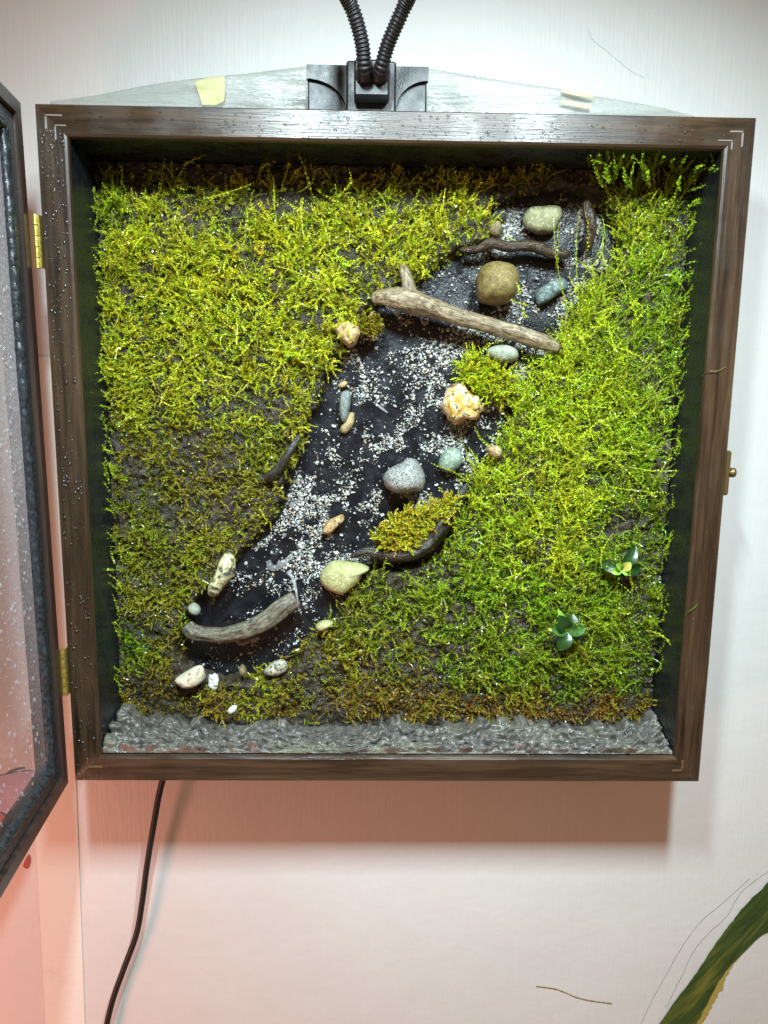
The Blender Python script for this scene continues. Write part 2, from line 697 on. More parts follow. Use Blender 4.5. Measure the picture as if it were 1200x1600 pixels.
ms = t.n('ShaderNodeMixShader')
ms.inputs[0].default_value = 0.45
t.l(df.outputs[0], ms.inputs[1])
t.l(tl.outputs[0], ms.inputs[2])
mf = t.n('ShaderNodeMixShader')
t.l(fogd, mf.inputs[0])
t.l(mx.outputs[0], mf.inputs[1])
t.l(ms.outputs[0], mf.inputs[2])
t.l(mf.outputs[0], t.out.inputs['Surface'])
M_glass = t.m

gi = RW + 0.004
GW = -0.0042
V = [DP(gi, GW, -HD + gi), DP(DW - gi, GW, -HD + gi), DP(DW - gi, GW, HD - gi), DP(gi, GW, HD - gi)]
door = MB().add(V, [(0, 1, 2, 3)]).build('glass_door', M_glass, box)
door['label'] = 'open glazed door of the box, its glass fogged with condensation'
t = NT('dark_wet_wood')
v = t.coord((260, 260, 20))
a = t.noise(v, 1, 5, 0.6)
t.set(Base_Color=t.ramp(a, [(0.3, (0.018, 0.011, 0.010)), (0.7, (0.055, 0.034, 0.026))]), Roughness=0.34)
M_dwood = t.m
for s_ in ('hinge', 'free', 'top', 'bottom'):
    door_rail(s_, 0.0, RW, -0.010, 0.0, 'door_rail', M_dwood, door)
t = NT('black_silicone')
v = t.coord()
a = t.noise(v, 500, 4, 0.65)
t.set(Base_Color=t.ramp(a, [(0.35, (0.010, 0.013, 0.016)), (0.75, (0.045, 0.055, 0.062))]), Roughness=t.ramp(a, [(0.3, (0.18,) * 3), (0.7, (0.4,) * 3)]), Normal=t.bump(a, 0.6, 0.0005))
M_sil = t.m
for s_ in ('hinge', 'free', 'top', 'bottom'):
    door_rail(s_, RW + .0001, RW + RB * 0.62, -0.010, -0.0016, 'rebate', M_sil, door)


# lumpy silicone bead round the pane
def bead(p0, p1, n=260, name='seal_bead'):
    s = np.linspace(0, 1, n)[:, None]
    P = p0 + (p1 - p0) * s
    wob = fbm(np.stack([s[:, 0] * 60, 0 * s[:, 0], 0 * s[:, 0]], -1), 3, int(abs(p0[2]) * 9e4) % 97)
    sgn = fbm(np.stack([s[:, 0] * 130, 0 * s[:, 0] + 3, 0 * s[:, 0]], -1), 2, 11)
    P = P + nrm * 0.0004 * wob[:, None]
    sh = 1 + 0.16 * fbm(np.stack([np.repeat(s * 150, 10, 1), np.repeat(np.arange(10)[None] * 0.8, n, 0), np.zeros((n, 10))], -1), 3, 21)
    V, Fc = sweep(P, 0.0019 * (1 + 0.14 * wob + 0.12 * sgn), 10, True, sh)
    return MB().add(V, Fc).build(name, M_sil, door, True)


bi = RW + RB * 0.72
bead(DP(bi, -.0030, -HD + bi), DP(bi, -.0030, HD - bi))
bead(DP(bi, -.0030, -HD + bi), DP(DW * .6, -.0030, -HD + bi))
bead(DP(bi, -.0030, HD - bi), DP(DW * .6, -.0030, HD - bi))


# water drops: squashed domes
def dome_template(nr=8, rings=(0.0, 0.55, 0.85)):
    V, Fc = [], []
    for k, a_ in enumerate((0.0, 0.6, 1.1)):
        for j in range(nr):
            th = 2 * math.pi * j / nr
            V.append((math.cos(a_) * math.cos(th), math.cos(a_) * math.sin(th), math.sin(a_)))
    V.append((0, 0, 1))
    for k in range(2):
        for j in range(nr):
            j2 = (j + 1) % nr
            Fc.append((k * nr + j, k * nr + j2, (k + 1) * nr + j2))
            Fc.append((k * nr + j, (k + 1) * nr + j2, (k + 1) * nr + j))
    for j in range(nr):
        Fc.append((2 * nr + j, 2 * nr + (j + 1) % nr, 3 * nr))
    return np.array(V), np.array(Fc)


DT_V, DT_F = dome_template()


def drops(name, C, A, B, Nn, ra, rb, h, mat, parent):
    """C centres, A/B in-plane axes, Nn normals, half sizes ra, rb, height h."""
    n = len(C)
    V = C[:, None] + DT_V[None, :, 0, None] * (A * ra[:, None])[:, None] + DT_V[None, :, 1, None] * (B * rb[:, None])[:, None] + DT_V[None, :, 2, None] * (Nn * h[:, None])[:, None]
    Fc = DT_F[None] + (np.arange(n) * len(DT_V))[:, None, None]
    o = big_mesh(name, V.reshape(-1, 3), Fc.reshape(-1, 3), mat, parent, smooth=True)
    o['kind'] = 'stuff'
    return o


n = 1500
u = gi + .008 + rng.random(n) * 0.10
z = -HD + gi + .006 + rng.random(n) ** 0.9 * (2 * HD - 2 * gi - .012)
C = np.array([DP(a_, GW + .00005, b_) for a_, b_ in zip(u, z)])
r_ = 0.0003 + 0.0007 * rng.random(n) ** 2.5
t = NT('condensation_drop')
tr = t.n('ShaderNodeBsdfTransparent')
gl = t.n('ShaderNodeBsdfGlossy')
gl.inputs['Roughness'].default_value = 0.2
df = t.n('ShaderNodeBsdfDiffuse')
df.inputs[0].default_value = (0.75, 0.84, 0.95, 1)  # pale diffuse share paints a whitish highlight into each drop
m1 = t.n('ShaderNodeMixShader')
m1.inputs[0].default_value = 0.35
t.l(gl.outputs[0], m1.inputs[1])
t.l(df.outputs[0], m1.inputs[2])
m2 = t.n('ShaderNodeMixShader')
m2.inputs[0].default_value = 0.45
t.l(tr.outputs[0], m2.inputs[1])
t.l(m1.outputs[0], m2.inputs[2])
t.l(m2.outputs[0], t.out.inputs['Surface'])
M_cond = t.m
drops('condensation_drops', C, np.repeat(e_[None], n, 0), np.repeat([[0, 0, 1.0]], n, 0), np.repeat(nrm[None], n, 0), r_ * 0.9, r_ * (1 + .5 * rng.random(n)), r_ * .6, M_cond, door)

# wet beads on the frame: thick on the top rail and upper left stile
C, ra, rb = [], [], []
while len(C) < 900:
    if random.random() < 0.6:
        x = random.uniform(-.14, .146)
        dens = 0.35 + 0.65 * math.exp(-((x - .02) / .07) ** 2)
        if random.random() > dens:
            continue
        zz = H - .0012 - (MW - .003) * random.random() ** 0.8
        r = random.choice((.00018, .00022, .0003, .0004)) * random.uniform(.7, 1.2)
        C.append((x, 0, zz)); ra.append(r * random.uniform(.8, 1.6)); rb.append(r)
    else:
        zz = .14 - .29 * random.random() ** 1.7
        x = -H + .0012 + (MW - .003) * random.random()
        r = random.choice((.00018, .00024, .0003, .0005)) * random.uniform(.7, 1.25)
        C.append((x, 0, zz)); ra.append(r); rb.append(r * random.uniform(.9, 1.8))
for k in range(70):
    C.append((INN + .002 + (MW - .004) * random.random(), 0, random.uniform(-.14, .14))); ra.append(.0002 * random.uniform(.6, 1.3)); rb.append(.0002)
C = np.array(C); n = len(C)
drops('water_beads', C - [0, .00001, 0], np.repeat([[1.0, 0, 0]], n, 0), np.repeat([[0, 0, 1.0]], n, 0), np.repeat([[0, -1.0, 0]], n, 0), np.array(ra) * 1.15, np.array(rb) * 1.15, np.array(ra) * 1.0, M_water, box)

# hinges in the gap between door and frame
for za, zb in ((at(57, 335, 0)[2], at(60, 420, 0)[2]), (at(106, 1012, 0)[2], at(108, 1086, 0)[2])):
    xc = -H - .0021
    hl = MB().box((-H - .0009, -.0012, zb + .0003), (-H - .0003, .0075, za - .0003))
    h_ = hl.build('hinge', M_brass, box)
    k5 = np.linspace(zb, za, 6)
    for k in range(5):
        rr = .0014 if k % 2 == 0 else .00125
        MB().tube(np.array([(xc, -.0006, k5[k] + .0002), (xc, -.0006, k5[k + 1] - .0002)]), rr, 12).build('knuckle', M_brass, h_, False)

# ------------------------------------------------------------------ stream outline and soil
STREAM_PX = [(770, 335), (800, 316), (850, 304), (905, 304), (938, 330), (962, 375), (958, 415), (925, 445), (893, 490), (872, 545), (842, 575), (812, 610), (796, 650), (782, 695), (752, 730), (735, 770),
             (715, 830), (670, 872), (610, 882), (572, 890), (552, 922), (527, 958), (497, 982), (470, 1004), (443, 1040), (400, 1052), (350, 1056), (305, 1044), (288, 1014), (296, 975), (312, 945),
             (330, 925), (366, 893), (378, 868), (408, 842), (438, 805), (450, 760), (470, 705), (498, 645), (517, 590), (546, 540), (578, 495), (615, 462), (660, 445), (690, 420), (722, 402), (762, 384), (786, 360)]
YS = 0.0300         # typical soil surface
SW = np.array([at(a_, b_, 0.036)[[0, 2]] for a_, b_ in STREAM_PX])


def soil_y(XZ, sd):
    """Depth of the soil surface at (x,z); sd = signed distance to the stream."""
    P = np.concatenate([XZ, np.zeros((len(XZ), 1))], 1)
    wob = 0.0022 * fbm(P * 220, 3, 31)
    t_ = smooth01((sd + wob + 0.0005) / 0.005)
    lump = fbm(P * 55, 4, 41)
    fine = fbm(P * 330, 4, 43)
    crk = 1 - np.abs(vnoise(P * 130 + 3.0 * fbm(P * 90, 2, 5)[:, None], 47))
    y = YB + 0.0035 - t_ * (0.0125 + 0.0030 * lump + 0.0014 * fine + 0.0004 * fbm(P * 900, 2, 49) - 0.0014 * np.maximum(0, crk - .80) * 5)
    return y


n_ = 450
xs = np.linspace(-INN + .00015, INN - .00015, n_)
X, Z = np.meshgrid(xs, xs, indexing='ij')
XZ = np.stack([X.ravel(), Z.ravel()], -1)
SD = poly_sdf(XZ, SW)
Ysoil = soil_y(XZ, SD)
ii = np.arange(n_ * n_).reshape(n_, n_)
QG = np.stack([ii[:-1, :-1], ii[1:, :-1], ii[1:, 1:], ii[:-1, 1:]], -1).reshape(-1, 4)
t = NT('wet_soil')
v = t.coord()
a = t.noise(v, 260, 6, 0.65)
b = t.noise(v, 45, 4, 0.6)
c = t.noise(v, 1400, 4, 0.6)
col = t.ramp(a, [(0.30, (0.009, 0.006, 0.004)), (0.50, (0.036, 0.026, 0.017)), (0.72, (0.10, 0.080, 0.058))])
col = t.mix(t.ramp(b, [(0.42, (0, 0, 0)), (0.66, (0.75, 0.75, 0.75))]), col, (0.026, 0.027, 0.008))
t.set(Base_Color=col, Roughness=t.ramp(c, [(0.35, (0.14,) * 3), (0.65, (0.42,) * 3)]), Specular_IOR_Level=0.4,
      Normal=t.bump(t.math('ADD', c, t.math('MULTIPLY', a, 1.5)), 0.9, 0.0007))
M_soil = t.m
o = big_mesh('soil', np.stack([XZ[:, 0], Ysoil, XZ[:, 1]], -1), QG, M_soil, smooth=True)
tag(o, 'dark wet soil packed into the box on both sides of the dry stream', 'soil', kind='stuff')


def soil_at(XZ):
    return soil_y(XZ, poly_sdf(XZ, SW))


# grey clay ledge along the bottom
CL_PX = [(163, 1106), (190, 1114), (235, 1128), (300, 1136), (345, 1141), (375, 1141), (400, 1133), (430, 1140), (470, 1150), (510, 1150), (560, 1156), (598, 1138), (622, 1136), (650, 1150), (700, 1142), (740, 1144),
         (790, 1140), (850, 1139), (905, 1147), (960, 1146), (990, 1138), (1014, 1128), (1040, 1120), (1054, 1128)]
tp = np.array([at(a_, b_ - 1, 0.027)[[0, 2]] for a_, b_ in CL_PX])
nu, nv = 520, 72
xx = np.linspace(-INN + .0004, INN - .0004, nu)
zt = np.interp(xx, tp[:, 0], tp[:, 1])
zt = zt + .0030 * fbm(np.stack([xx * 260, xx * 0, xx * 0], -1), 3, 61)
vv = np.linspace(0, 1, nv)
Vc = np.zeros((nu, nv, 3))
zb_ = -INN + 0.0006
for k, w in enumerate(vv):
    Vc[:, k, 0] = xx
    Vc[:, k, 1] = 0.0018 + (0.028 - 0.0018) * w ** 1.15
    Vc[:, k, 2] = zb_ + (zt - zb_) * (w ** 0.62)
Pn = Vc.copy()
d_ = 0.0085 * fbm(Pn * 100, 3, 63) + 0.0026 * (1 - np.abs(vnoise(Pn * 260 + 2.6 * fbm(Pn * 150, 2, 8)[..., None], 65)) * 1.6) + 0.0014 * fbm(Pn * 600, 3, 67)
nb = 1500
arc_ = np.linspace(0, .034, nv)
bu = rng.uniform(-INN, INN, nb)
bv = rng.uniform(0, .034, nb)
br_ = .0011 + .0036 * rng.random(nb) ** 2.2
bh = br_ * rng.uniform(.6, 1.25, nb)
UU, VV2 = np.meshgrid(xx, arc_, indexing='ij')
UU = UU + .0016 * fbm(Pn * 420, 2, 81)
VV2 = VV2 + .0016 * fbm(Pn * 420 + 9, 2, 82)
dome = np.zeros((nu, nv))
for k in range(nb):
    r2 = 1 - ((UU - bu[k]) ** 2 + ((VV2 - bv[k]) * 1.35) ** 2) / br_[k] ** 2
    np.maximum(dome, bh[k] * np.sqrt(np.clip(r2, 0, 1)), out=dome)
d_ = 0.0022 * fbm(Pn * 75, 2, 63) + dome * 1.25 + 0.0010 * fbm(Pn * 600, 3, 67) + .0012
edge = np.minimum(1, vv * 9)[None, :]
nd = np.array([0, -0.62, 0.78])
Vc += nd * ((d_ - 0.0014) * edge)[..., None]
Vc[..., 2] = np.maximum(Vc[..., 2], zb_ - .0002)
Vc[:, -1, 1] = 0.040
ii = np.arange(nu * nv).reshape(nu, nv)
QG = np.stack([ii[:-1, :-1], ii[1:, :-1], ii[1:, 1:], ii[:-1, 1:]], -1).reshape(-1, 4)
t = NT('wet_grey_clay')
v = t.coord()
a = t.noise(v, 300, 6, 0.65)
b = t.noise(v, 40, 3, 0.6)
c = t.noise(v, 1200, 4, 0.6)
col = t.ramp(a, [(0.25, (0.034, 0.031, 0.026)), (0.52, (0.105, 0.098, 0.087)), (0.80, (0.22, 0.208, 0.188))])
col = t.mix(t.ramp(b, [(0.5, (0, 0, 0)), (0.75, (0.6, 0.6, 0.6))]), col, (0.22, 0.225, 0.15))
t.set(Base_Color=col, Roughness=t.ramp(c, [(0.35, (0.10,) * 3), (0.7, (0.34,) * 3)]), Specular_IOR_Level=0.7, Normal=t.bump(t.math('ADD', c, a), 0.5, 0.0006))
o = big_mesh('clay_ledge', Vc.reshape(-1, 3), QG, t.m, smooth=True)
tag(o, 'lumpy wet grey clay filling the bottom edge of the box', 'clay', kind='stuff')


# ------------------------------------------------------------------ stones
def stone_material(name, c1, c2, scale=300, speck=None, speck_scale=900, rough=0.35, th=(0.4, 0.65)):
    t = NT(name)
    v = t.coord()
    a = t.noise(v, scale, 5, 0.62, 0.4)
    b = t.noise(v, speck_scale, 4, 0.6)
    col = t.mix(t.ramp(a, [(th[0], (0, 0, 0)), (th[1], (1, 1, 1))]), c1, c2)
    if speck is not None:
        col = t.mix(t.ramp(b, [(0.55, (0, 0, 0)), (0.62, (1, 1, 1))]), col, speck)
    t.set(Base_Color=col, Roughness=t.ramp(b, [(0.3, (rough * .7,) * 3), (0.7, (rough * 1.3,) * 3)]), Specular_IOR_Level=0.5, Normal=t.bump(t.math('ADD', t.math('ADD', a, b), t.noise(v, 2400, 3, 0.6)), 0.75, 0.0006))
    return t.m


def crop_pts(pts, ox, oy, s):
    return [(ox + x / s, oy + y / s) for x, y in pts]


def pebble(name, pts, label, mat, depth, thick, Y=None, amp=0.05, flat=0.75, smooth=True, cat='stone', group=None, seed=0, nse=220, nseg=30):
    """Solid stone whose outline follows pts (pixels); Y is the depth of its widest section."""
    Y = YB - thick * 0.45 if Y is None else Y
    out = np.array([at(a_, b_, Y) for a_, b_ in pts])
    n = nseg
    out = catmull(out, n, True)
    c = out.mean(0)
    V, Fc = [], []
    lev = [(-70, .6), (-40, .6), (0, 1), (22, 1), (42, 1), (60, 1), (75, 1), (84, 1)]
    for a_, side in lev:
        s = math.cos(math.radians(a_)) ** flat
        y = -math.sin(math.radians(a_)) * thick * (side if a_ < 0 else 1) * 0.6
        ring = c + (out - c) * s
        ring[:, 1] = Y + y
        V.append(ring)
    V = np.vstack(V)
    V = np.vstack([V, [c + [0, -thick * 0.605, 0]], [c + [0, thick * .58 * .6, 0]]])
    size = np.linalg.norm(out - c, axis=1).mean()
    d = V - c
    dn = d / (np.linalg.norm(d, axis=1)[:, None] + 1e-9)
    V = V + dn * (size * (amp * fbm(V * nse + seed * 7.7, 3, seed + 70) + .035 * fbm(V * 900 + seed, 2, seed + 71)))[:, None]
    m = len(lev)
    for i in range(m - 1):
        for j in range(n):
            k = (j + 1) % n
            Fc.append((i * n + j, i * n + k, (i + 1) * n + k, (i + 1) * n + j))
    for j in range(n):
        k = (j + 1) % n
        Fc.append(((m - 1) * n + j, (m - 1) * n + k, m * n))
        Fc.append((k, j, m * n + 1))
    o = mesh(name, V, Fc, mat, None, smooth)
    import bmesh
    bm = bmesh.new(); bm.from_mesh(o.data); bmesh.ops.recalc_face_normals(bm, faces=bm.faces); bm.to_mesh(o.data); bm.free()
    if smooth:
        o.data.polygons.foreach_set('use_smooth', [True] * len(o.data.polygons))
    return tag(o, label, cat, group)


A5 = (560, 280, 3.0)
A6 = (480, 480, 3.0)
A7 = (260, 780, 3.0)
m_olive = stone_material('olive_stone', (0.20, 0.20, 0.095), (0.33, 0.32, 0.17), 260, (0.42, 0.41, 0.27), 700, 0.3)
m_gold = stone_material('olive_gold_pebble', (0.17, 0.125, 0.035), (0.30, 0.245, 0.095), 380, (0.12, 0.09, 0.03), 1500, 0.34)
m_slate = stone_material('slate_green_pebble', (0.085, 0.125, 0.115), (0.16, 0.21, 0.19), 420, (0.30, 0.36, 0.35), 500, 0.25)
m_pale = stone_material('pale_grey_green', (0.24, 0.27, 0.20), (0.36, 0.39, 0.30), 300, None, 900, 0.4)
m_tan = stone_material('tan_stone', (0.34, 0.21, 0.065), (0.62, 0.52, 0.32), 210, (0.50, 0.30, 0.08), 500, 0.42, (0.35, 0.7))
m_sl2 = stone_material('grey_slate', (0.10, 0.125, 0.115), (0.20, 0.235, 0.22), 500, (0.30, 0.33, 0.32), 1300, 0.3)
m_sand = stone_material('sandy_pebble', (0.30, 0.22, 0.10), (0.48, 0.39, 0.20), 400, None, 900, 0.45)
m_ochre = stone_material('ochre_quartz', (0.50, 0.30, 0.045), (0.72, 0.62, 0.40), 260, (0.10, 0.07, 0.03), 320, 0.35, (0.42, 0.6))
m_gran = stone_material('speckled_granite', (0.34, 0.35, 0.32), (0.17, 0.18, 0.17), 520, (0.030, 0.030, 0.028), 1100, 0.5)
m_green = stone_material('pale_green_pebble', (0.15, 0.22, 0.165), (0.25, 0.33, 0.25), 260, (0.38, 0.44, 0.36), 420, 0.25)
m_amb = stone_material('amber_chip', (0.34, 0.19, 0.05), (0.58, 0.46, 0.26), 330, (0.12, 0.08, 0.03), 420, 0.4)
m_oy = stone_material('olive_yellow_stone', (0.30, 0.31, 0.115), (0.40, 0.41, 0.19), 190, (0.50, 0.50, 0.30), 900, 0.42)
m_mott = stone_material('cream_black_mottle', (0.62, 0.60, 0.34), (0.055, 0.05, 0.04), 170, (0.28, 0.27, 0.13), 500, 0.4, (0.48, 0.56))
m_white = stone_material('cream_white_stone', (0.70, 0.66, 0.50), (0.58, 0.52, 0.34), 200, (0.16, 0.13, 0.07), 330, 0.45)
m_salt = stone_material('pepper_stone', (0.50, 0.50, 0.38), (0.13, 0.12, 0.09), 420, (0.04, 0.04, 0.03), 700, 0.45)
m_dark = stone_material('dark_wet_stone', (0.02, 0.022, 0.024), (0.06, 0.062, 0.06), 300, None, 900, 0.2)
m_brown = stone_material('brown_pebble', (0.14, 0.11, 0.05), (0.27, 0.22, 0.12), 400, None, 900, 0.35)
m_qz = stone_material('white_quartz', (0.62, 0.64, 0.62), (0.80, 0.80, 0.78), 300, None, 900, 0.25)

pebble('stone', crop_pts([(775, 165), (800, 135), (860, 130), (905, 125), (945, 135), (953, 180), (935, 215), (915, 250), (880, 256), (850, 256), (825, 258), (790, 240), (770, 205)], *A5), 'flat olive grey stone at the top of the stream above the dark twig', m_olive, 0, .009, amp=.09, flat=.5, seed=1)
pebble('pebble', crop_pts([(560, 430), (600, 396), (650, 385), (710, 400), (745, 435), (752, 490), (735, 550), (690, 585), (640, 592), (590, 585), (560, 568), (552, 500)], *A5), 'round olive gold pebble just above the forked branch', m_gold, 0, .024, Y=.030, amp=.03, flat=.95, seed=2)
pebble('pebble', crop_pts([(828, 562), (840, 525), (880, 490), (930, 465), (970, 468), (985, 500), (970, 520), (930, 545), (880, 580), (845, 590)], *A5), 'smooth blue green slate pebble beside the grass, right of the round pebble', m_slate, 0, .008, amp=.04, seed=3)
pebble('pebble', crop_pts([(600, 800), (640, 780), (690, 776), (735, 793), (750, 825), (735, 850), (700, 862), (650, 858), (610, 835)], *A5), 'pale grey green pebble half hidden behind the small moss clump under the branch', m_pale, 0, .010, Y=.031, amp=.04, seed=4)
pebble('pebble', crop_pts([(632, 182), (660, 162), (690, 168), (686, 190), (650, 200)], *A5), 'tiny black wet stone left of the flat olive grey stone', m_dark, 0, .006, amp=.1, seed=5)
pebble('pebble', crop_pts([(603, 235), (622, 205), (660, 200), (674, 240), (650, 278), (615, 266)], *A5), 'small mossy olive pebble at the left edge of the upper stream', m_brown, 0, .008, Y=.032, amp=.06, seed=6)
pebble('stone', crop_pts([(128, 105), (165, 65), (205, 72), (255, 105), (240, 150), (210, 192), (180, 176), (150, 155)], *A6), 'angular tan stone at the left bank below the branch fork', m_tan, 0, .013, Y=.028, amp=.10, flat=.40, smooth=False, seed=7, nseg=9)
pebble('pebble', crop_pts([(150, 430), (165, 396), (200, 394), (204, 450), (190, 520), (175, 545), (158, 525), (150, 480)], *A6), 'narrow upright grey slate chip on the left side of the sand', m_sl2, 0, .006, Y=.0365, amp=.05, seed=8)
pebble('pebble', crop_pts([(152, 572), (175, 535), (200, 495), (221, 500), (219, 545), (190, 586), (165, 592)], *A6), 'sandy tan pebble tucked under the grey slate chip', m_sand, 0, .005, amp=.08, seed=9)
pebble('pebble', crop_pts([(143, 366), (170, 344), (190, 352), (182, 373), (155, 380)], *A6), 'tiny tan pebble just above the grey slate chip', m_sand, 0, .004, amp=.1, seed=10)
pebble('stone', crop_pts([(632, 470), (650, 400), (680, 360), (720, 360), (750, 395), (800, 430), (812, 470), (790, 510), (750, 532), (700, 542), (655, 525)], *A6), 'rough ochre yellow and white quartz stone below the small moss clump', m_ochre, 0, .015, Y=.033, amp=.34, flat=.45, seed=11, nse=480)
pebble('pebble', crop_pts([(352, 800), (375, 765), (430, 735), (480, 705), (520, 725), (548, 775), (554, 820), (535, 855), (480, 864), (420, 870), (375, 850)], *A6), 'grey speckled granite pebble in the middle of the stream', m_gran, 0, .018, Y=.032, amp=.05, flat=.7, seed=12)
pebble('pebble', crop_pts([(613, 742), (630, 690), (670, 657), (710, 663), (728, 705), (716, 746), (680, 773), (640, 770)], *A6), 'pale green pebble right of the speckled granite pebble', m_green, 0, .009, amp=.05, seed=13)
pebble('pebble', crop_pts([(66, 1052), (85, 1015), (130, 983), (166, 970), (172, 1000), (140, 1032), (110, 1058), (80, 1064)], *A6), 'small amber brown chip lying on the sand above the olive yellow stone', m_amb, 0, .006, amp=.14, flat=.5, seed=14)
pebble('pebble', crop_pts([(838, 668), (862, 648), (890, 645), (912, 668), (905, 702), (870, 708)], *A6), 'crumbly tan stone at the right bank, in the moss', m_sand, 0, .010, Y=.029, amp=.25, seed=15, nse=500)
pebble('stone', crop_pts([(719, 370), (735, 325), (770, 292), (830, 289), (900, 292), (947, 315), (950, 328), (925, 346), (892, 394), (830, 442), (780, 432), (735, 406)], *A7), 'flat olive yellow stone with a pointed right tip, lower stream', m_oy, 0, .013, Y=.034, amp=.05, flat=.5, seed=16)
pebble('stone', crop_pts([(197, 427), (205, 390), (235, 330), (262, 265), (290, 246), (322, 275), (326, 340), (300, 378), (268, 412), (242, 452), (206, 447)], *A7), 'long cream and black mottled stone on the lower left bank', m_mott, 0, .012, Y=.030, amp=.09, seed=17)
pebble('stone', crop_pts([(42, 840), (80, 815), (130, 785), (165, 780), (184, 815), (176, 847), (140, 872), (95, 880), (58, 866)], *A7), 'cream white half moon stone at the bottom left of the stream', m_white, 0, .012, Y=.029, amp=.04, seed=18)
pebble('pebble', crop_pts([(457, 806), (490, 770), (530, 752), (563, 760), (565, 796), (530, 820), (480, 824)], *A7), 'small black and white peppered stone at the foot of the stream', m_salt, 0, .008, Y=.031, amp=.08, seed=19)
pebble('pebble', crop_pts([(342, 790), (355, 773), (373, 790), (377, 816), (358, 828), (346, 812)], *A7), 'tiny brown pebble between the white stone and the peppered stone', m_brown, 0, .006, Y=.031, amp=.06, seed=20)
pebble('pebble', crop_pts([(698, 592), (725, 570), (765, 566), (784, 580), (750, 607), (715, 614)], *A7), 'half buried olive pebble below the olive yellow stone', m_oy, 0, .007, Y=.030, amp=.06, seed=21)
pebble('pebble', crop_pts([(286, 992), (308, 968), (330, 968), (326, 990), (302, 1006)], *A7), 'white quartz chip lying in the brown moss near the clay', m_qz, 0, .003, Y=.0235, amp=.12, seed=22)
pebble('pebble', crop_pts([(198, 832), (220, 820), (240, 828), (246, 860), (226, 888), (200, 872)], *A7), 'clear white quartz bit next to the cream white stone', m_qz, 0, .004, Y=.032, amp=.4, flat=.5, smooth=False, seed=23, nse=600)
pebble('pebble', crop_pts([(102, 502), (130, 484), (160, 510), (152, 540), (115, 532)], *A7), 'small grey green pebble by the left end of the curved grey twig', m_pale, 0, .007, Y=.031, amp=.08, seed=24)


# ------------------------------------------------------------------ twigs
def wood_twig_material(name, c1, c2, c3, rough=0.45, along=(90, 700)):
    t = NT(name)
    uv = t.n('ShaderNodeUVMap')
    mp = t.n('ShaderNodeMapping')
    mp.inputs['Scale'].default_value = (2.0, 14.0, 1)
    t.l(uv.outputs[0], mp.inputs['Vector'])
    a = t.noise(mp.outputs['Vector'], 2.2, 6, 0.65, 0.6)
    b = t.noise(t.coord(), 500, 4, 0.6)
    col = t.ramp(a, [(0.34, c1), (0.48, c2), (0.66, c3)])
    col = t.mix(0.35, col, t.ramp(b, [(0.35, (0.3, 0.3, 0.3)), (0.65, (1.2, 1.2, 1.2))]), 'MULTIPLY')
    t.set(Base_Color=col, Roughness=t.ramp(b, [(0.3, (rough * .7,) * 3), (0.7, (rough * 1.25,) * 3)]), Normal=t.bump(t.math('ADD', a, t.math('MULTIPLY', b, .4)), 0.7, 0.0008))
    return t.m


MPX = 0.000318


def twig_mesh(name, pts, rad_px, Ys, mat, parent=None, seed=0, n=70, k=18, ridge=0.14):
    P = np.array([at(a_, b_, y) for (a_, b_), y in zip(pts, Ys)])
    P = catmull(P, n)
    r = np.interp(np.linspace(0, 1, n), np.linspace(0, 1, len(rad_px)), np.array(rad_px) * MPX)
    end = np.minimum(1, np.minimum(np.arange(n) + .6, n - .4 - np.arange(n)) / 2.2) ** 0.5
    r = r * end
    s = np.linspace(0, 1, n)
    L = np.linalg.norm(np.diff(P, axis=0), axis=1).sum()
    th = np.arange(k) / k * 2 * math.pi
    G = np.stack([np.repeat(s[:, None] * L * 55, k, 1), np.repeat(np.cos(th)[None] * 3.4, n, 0), np.repeat(np.sin(th)[None] * 3.4, n, 0)], -1)
    sh = 1 + ridge * fbm(G, 3, seed + 90) + 0.10 * fbm(G * [3.0, .4, .4], 2, seed + 95)
    V, Fc = sweep(P, r, k, True, sh)
    o = mesh(name, V, Fc, mat, parent, True)
    uvl = o.data.uv_layers.new(name='UVMap')
    uvs = np.zeros((len(o.data.loops), 2), np.float32)
    vi = np.zeros(len(o.data.loops), np.int32)
    o.data.loops.foreach_get('vertex_index', vi)
    uvs[:, 0] = (vi // k) / n * L * 60
    jj = (vi % k).astype(float)
    uvs[:, 1] = np.minimum(jj, k - jj) / k
    uvl.data.foreach_set('uv', uvs.ravel())
    return o


m_branch = wood_twig_material('weathered_branch', (0.045, 0.030, 0.014), (0.20, 0.15, 0.085), (0.40, 0.33, 0.21), 0.38)
m_greybr = wood_twig_material('grey_twig', (0.022, 0.020, 0.014), (0.105, 0.095, 0.065), (0.24, 0.22, 0.16), 0.5)
m_darkbr = wood_twig_material('dark_wet_twig', (0.010, 0.006, 0.004), (0.040, 0.024, 0.013), (0.085, 0.055, 0.030), 0.18)
m_blackbr = wood_twig_material('blackish_twig', (0.006, 0.005, 0.004), (0.026, 0.022, 0.017), (0.075, 0.066, 0.052), 0.35)

